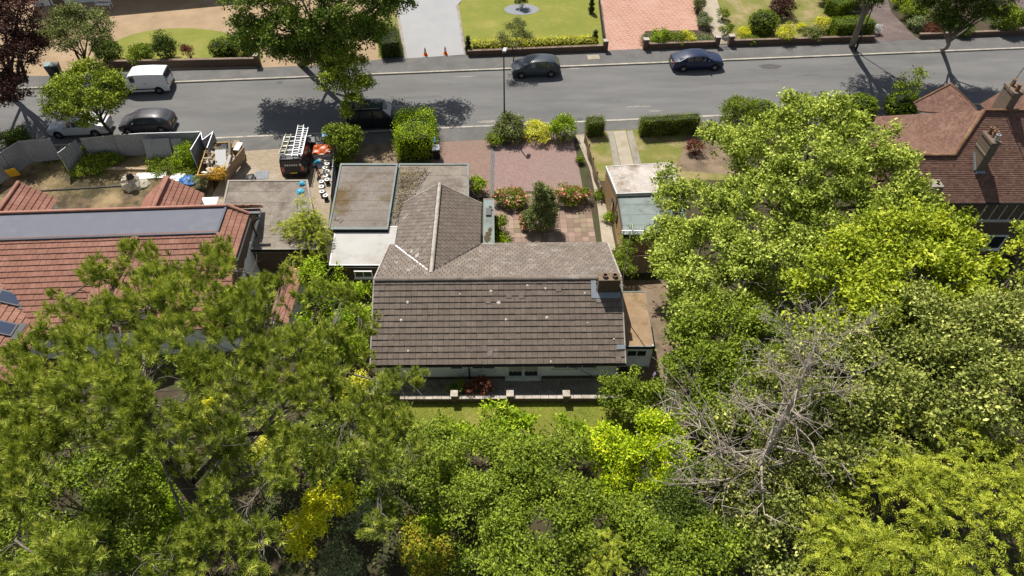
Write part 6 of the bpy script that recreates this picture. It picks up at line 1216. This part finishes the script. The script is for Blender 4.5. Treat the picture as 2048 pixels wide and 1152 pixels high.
hedge('bright_hedge', 'second bright clipped hedge block farther back on the right lawn', hd((1658, 32), (1690, 20)), 1.6, 1.4, LM['boxy'], .07, 330, rough=.05)
def dome(label, px, py, r, h, lm, name='clipped_dome', L=.06): p = W(px, py); return shrub(name, label, px, py, r, h, LM[lm], L*1.5, 30, 12, .06, lobes=[((p.x, p.y, p.z+h*.45), (r, r, h*.55))], low=.8, solid=True)
dome('clipped lime dome left of the sapling behind the sycamore', 1716, 226, 1.25, 1.5, 'boxy'); dome('clipped lime dome beside the brown roof below the sapling', 1798, 226, 1.35, 1.7, 'boxy')
dome('round clipped bush at the right end of the oval lawn', 450, 112, 1.15, 1.6, 'box'); dome('drum shaped clipped bush on the right lawn', 1522, 62, 1.35, 1.9, 'box'); dome('low clipped hedge mound behind the cone shaped conifer', 1520, 236, 1.3, 1.3, 'boxy')
# topiary of stacked balls
for lab, px, py in (('spiral topiary at the corner of the pale driveway', 937, 104), ('spiral topiary at the right end of the yellow hedge', 1189, 92), ('slim spiral topiary beside the railing on the lawn', 1182, 26)):
    p = W(px, py); shrub('topiary', lab, px, py, .35, 1.8, LM['deep'], .05, 60, 14, .05, lobes=[((p.x, p.y, p.z+.35), (.34, .34, .3)), ((p.x, p.y, p.z+.9), (.28, .28, .26)), ((p.x, p.y, p.z+1.35), (.22, .22, .22))], group='spiral topiaries', solid=True)
p = W(1043, 16); shrub('cloud_tree', 'dark cloud pruned shrub in the round slate bed', 1043, 16, .6, 1.4, LM['deep'], .06, 40, 14, .07, lobes=[((p.x, p.y, p.z+.9), (.4, .4, .25)), ((p.x-.4, p.y, p.z+.6), (.3, .3, .2)), ((p.x+.4, p.y+.1, p.z+.7), (.3, .3, .2)), ((p.x+.1, p.y, p.z+1.3), (.3, .3, .2))])
# ------------------------------------------------------------------ garden shrubs
SH = [
 ('bay_bush', 'glossy green bush beside the blue lidded bin and the black car', 692, 318, 1.15, 2.9, 'green', .13), ('small_shrub', 'light green sprigs growing at the garage corner below the glossy bush', 683, 335, .55, 1.0, 'bright', .10),
 ('drive_shrub', 'spiky grey green shrub at the left of the driveway front bed', 1022, 274, 1.15, 1.35, 'olive', .13), ('drive_shrub', 'low ragged shrub at the corner of the drive mouth', 992, 284, .75, .7, 'green', .10),
 ('drive_shrub', 'bright green upright bush at the right end of the driveway front bed', 1128, 278, .95, 1.85, 'bright', .11), ('drive_shrub', 'yellow flowering shrub in the driveway front bed', 1073, 277, 1.15, 1.0, 'gold', .10),
 ('wall_shrub', 'leafy shrub between brick drive and bungalow wing', 953, 384, .6, 1.1, 'bright', .10), ('wall_shrub', 'climbing shrub at the edge of the patio by the porch roof', 999, 462, .5, 1.3, 'green', .10), ('wall_shrub', 'low leafy plant in the patio corner below the climber', 1003, 486, .55, .6, 'bright', .10),
 ('fir_shrub', 'dense dark cone shaped conifer at the end of the long clipped hedge', 1468, 264, 1.3, 2.9, 'box', .09), ('yard_shrub', 'round fresh green bush against the folded steel gates', 372, 330, .85, 1.5, 'bright', .10), ('yard_shrub', 'low weeds at the foot of the hoarding', 330, 328, 1.3, .35, 'green', .10), ('yard_shrub', 'dark weeds along the hoarding at left', 190, 322, 1.9, .5, 'green', .11), ('yard_shrub', 'weedy patch below the round bush', 372, 346, .8, .45, 'green', .10), ('yard_shrub', 'grey leaved bush beside the skip foot', 404, 372, .5, .9, 'grey', .09),
 ('rose_shrub', 'sparse dark rose shrub on bare soil under the sycamore tips', 1388, 306, .6, 1.0, 'maroon', .09), ('street_shrub', 'dark shrub on the pavement at the far left of the hoarding', 35, 292, 1.1, 1.2, 'deep', .12), ('path_weeds', 'weeds between concrete path and brick garage', 1200, 395, .4, .5, 'green', .09), ('path_weeds', 'weed strip along the garage foot', 1217, 440, .35, .5, 'bright', .09), ('path_weeds', 'weeds at the edge of the mauve drive', 1160, 325, .3, .5, 'green', .08),
 ('front_shrub', 'dark bush at the left end of the oval lawn', 225, 122, 1.15, 1.8, 'deep', .12), ('front_shrub', 'green rounded bush behind the white van', 285, 122, 1.15, 1.2, 'green', .12), ('front_shrub', 'open twiggy dark bush on the oval lawn edge', 337, 118, .95, 2.3, 'deep', .11), ('purple_shrub', 'slim purple barberry on the oval lawn edge', 381, 118, .45, 1.5, 'maroon', .09), ('front_shrub', 'leafy bush at the right end of the brick wall under the big tree', 492, 112, .9, 1.9, 'deep', .12),
 ('bed_shrub', 'lime green shrub right of the drive pier', 1318, 88, .8, 1.2, 'bright', .11), ('bed_shrub', 'mixed green plant in the middle of the flower bed', 1350, 88, .7, .95, 'green', .10), ('bed_shrub', 'cream variegated shrub in the flower bed', 1372, 86, .65, 1.0, 'gold', .10), ('bed_shrub', 'silver grey lavender mound near the gate', 1412, 84, .7, .6, 'grey', .08), ('bed_shrub', 'lilac lavender hanging over the drive pier', 1287, 86, .45, .8, 'grey', .08),
 ('rose_bush', 'white flowering shrub beside the garden path', 1405, 52, .75, 1.1, 'grey', .09), ('rose_bush', 'tall rose at the top of the garden path', 1396, 22, .6, 1.4, 'olive', .09), ('rose_bush', 'leafy rose on the lawn side of the path', 1444, 40, .6, 1.0, 'green', .09), ('rose_bush', 'white rose behind the gate', 1450, 72, .6, 1.2, 'green', .09),
 ('yellow_mound', 'low bright yellow mound beside the drum shaped bush', 1488, 70, .55, .6, 'yellow', .08), ('yellow_mound', 'small yellow mound right of the cream bush', 1600, 60, .42, .6, 'yellow', .08), ('cream_bush', 'round cream flowered bush behind the long brick wall', 1567, 80, .95, 1.3, 'gold', .09), ('bed_plant', 'low green planting behind the wall by the gate', 1500, 86, .8, .5, 'green', .09), ('bed_plant', 'pale green shrub between the cream bush and the bright hedge', 1618, 78, .8, 1.0, 'olive', .10), ('bed_plant', 'loose pale shrub behind the pale green one', 1640, 60, .7, 1.2, 'gold', .10),
 ('purple_bush', 'dark purple shrub on the lawn behind the drum shaped bush', 1560, 30, 1.3, 1.6, 'purple', .10), ('dark_shrub', 'dark shrub behind the second bright hedge', 1700, 16, 1.1, 1.8, 'deep', .11), ('dark_shrub', 'small variegated shrub at the back of the right lawn', 1648, 8, .8, 1.2, 'grey', .10),
 ('border_shrub', 'round green shrub left in the top right bed', 1822, 40, 1.1, 1.4, 'green', .11), ('border_shrub', 'grey green shrub at the tip of the top right bed', 1830, 58, .8, 1.0, 'grey', .10), ('border_shrub', 'lime shrub at the back of the top right bed', 1800, 12, 1.0, 1.2, 'lime', .11), ('border_shrub', 'big leafy shrub at the right end of the top right wall', 2005, 58, 1.6, 2.0, 'green', .12), ('border_shrub', 'dark low shrub behind the wall at the top right', 1920, 66, 1.2, .9, 'deep', .11), ('border_shrub', 'maroon low shrub in the shade of the dark crowned tree', 1860, 66, .8, .8, 'maroon', .10), ('verge_shrub', 'dry yellow shrub in front of the shaded hedge end', 770, 75, .8, 1.0, 'gold', .11), ('white_shrub', 'pale flowering plant beside the dark drive mouth', 1746, 66, .5, .8, 'white', .09),
]
for name, lab, px, py, r, h, lm, L in SH: shrub(name, lab, px, py, r, h, LM[lm], L, 9, 11, L*1.2)
shrub('rose_bush', 'pink flowering rose bed at the left of the patio conifer', 1022, 408, 1.15, 1.0, LM['green'], .09, 16, 12, .11, ry=.75, flower=LM['pink'], nfl=70, fs=.12)
shrub('rose_bush', 'pink flowering rose bed at the right of the patio conifer', 1142, 402, 1.15, 1.05, LM['green'], .09, 16, 12, .11, ry=.75, flower=LM['pink'], nfl=70, fs=.12)
shrub('rose_bush', 'narrow pale pink flower strip left of the patio conifer foot', 1047, 452, .2, .5, LM['green'], .07, 20, 10, .08, ry=.7, flower=LM['pink'], nfl=40, fs=.1)
p = W(1084, 455); shrub('patio_conifer', 'bushy grey green conifer rising in the middle of the patio', 1084, 455, .95, 2.9, LM['olive'], .09, 22, 16, .13, lobes=[((p.x, p.y, 1.0), (1.0, .9, 1.0)), ((p.x-.05, p.y+.1, 2.0), (.7, .7, 1.0)), ((p.x-.2, p.y+.15, 3.0), (.38, .38, .9)), ((p.x+.25, p.y-.1, 1.6), (.6, .6, .8))])
# lilac spikes on the buddleia, dry weeds on the terrace
def spikes(label, name, spots, lm, L=.3, cat='flower', group=None):
    for lab, (px, py, z) in spots:
        c = np.array(W(px, py, z)); n = 60; P = c+np.stack([rng.normal(size=n)*.03, rng.normal(size=n)*.03, rng.random(n)*L], 1); V = kites(P, rdir(n), rdir(n), np.full(n, .06), np.full(n, .05)); tag(link(name, quadmesh(name, V, 4, rng.random(n), LM[lm])), lab, cat, group)
spikes('', 'flower_spike', (('lilac flower spike at the top of the buddleia by the white wall', (1308, 752, 2.2)), ('lilac flower spike on the left of the buddleia', (1232, 752, 2.1))), 'lilac', group='lilac flower spikes')
# ------------------------------------------------------------------ ground cover that nobody could count
def cover(name, label, cat, poly, n, lm, L, wd, up=1.0, z=G0, h=.1, upright=False):
    q = [W(x, y, z) for x, y in poly]; xs = [p.x for p in q]; ys = [p.y for p in q]; P = np.stack([rng.uniform(min(xs), max(xs), n), rng.uniform(min(ys), max(ys), n), np.full(n, z)], 1)
    ins = np.zeros(n, bool); k = len(q)
    for i in range(k):
        a, c = q[i], q[(i+1) % k]; cond = (a.y > P[:, 1]) != (c.y > P[:, 1]); ins ^= cond & (P[:, 0] < (c.x-a.x)*(P[:, 1]-a.y)/((c.y-a.y) or 1e-9)+a.x)
    P = P[ins]; n = len(P); P[:, 2] += rng.random(n)*h; D = rdir(n)*np.array([1, 1, .4])+np.array([0, 0, up if upright else 0]); Nn = rdir(n)*.5+np.array([0, 0, 1.0]); 
    if upright: Nn = rdir(n)
    l = L*(.6+.8*rng.random(n)); V = kites(P, D, Nn, l, np.full(n, wd)); cl = .5+.5*np.sin(P[:, 0]*1.7+np.sin(P[:, 1]*1.3)*2)*np.sin(P[:, 1]*2.1)
    o = link(name, quadmesh(name, V, 4, cl*.5+rng.random(n)*.5, LM[lm])); tag(o, label, cat); o['kind'] = 'stuff'; return o
cover('lawn_grass', 'rough grass on the strip of lawn below the garden wall', 'grass', [(720, 797), (1290, 797), (1330, 900), (700, 900)], 22000, 'grass', .08, .016, 1.0, upright=True, h=.01)
cover('ivy_cover', 'dark ivy and weeds covering the ground under the trees', 'ground cover', [(-400, 1500), (-200, 800), (560, 800), (760, 860), (1330, 890), (1600, 700), (2300, 560), (2500, 1500)], 34000, 'deep', .13, .09, h=.25)
cover('leaf_litter', 'dry leaf litter on the shaded terrace', 'leaf litter', [(800, 762), (1190, 762), (1190, 785), (800, 785)], 2500, 'litter', .06, .04, h=.02)
cover('yard_weeds', 'scattered weeds and dry stalks in the dug yard', 'weeds', [(60, 320), (380, 300), (400, 380), (100, 400)], 5000, 'grass', .14, .02, 1.0, upright=True, h=.02)
cover('roof_leaves', 'dead leaves gathered on the felt of the wide garage roof', 'leaf litter', [(800, 334), (860, 334), (812, 400), (790, 440), (780, 440), (795, 380)], 2600, 'litter', .09, .06, z=2.305, h=.02)
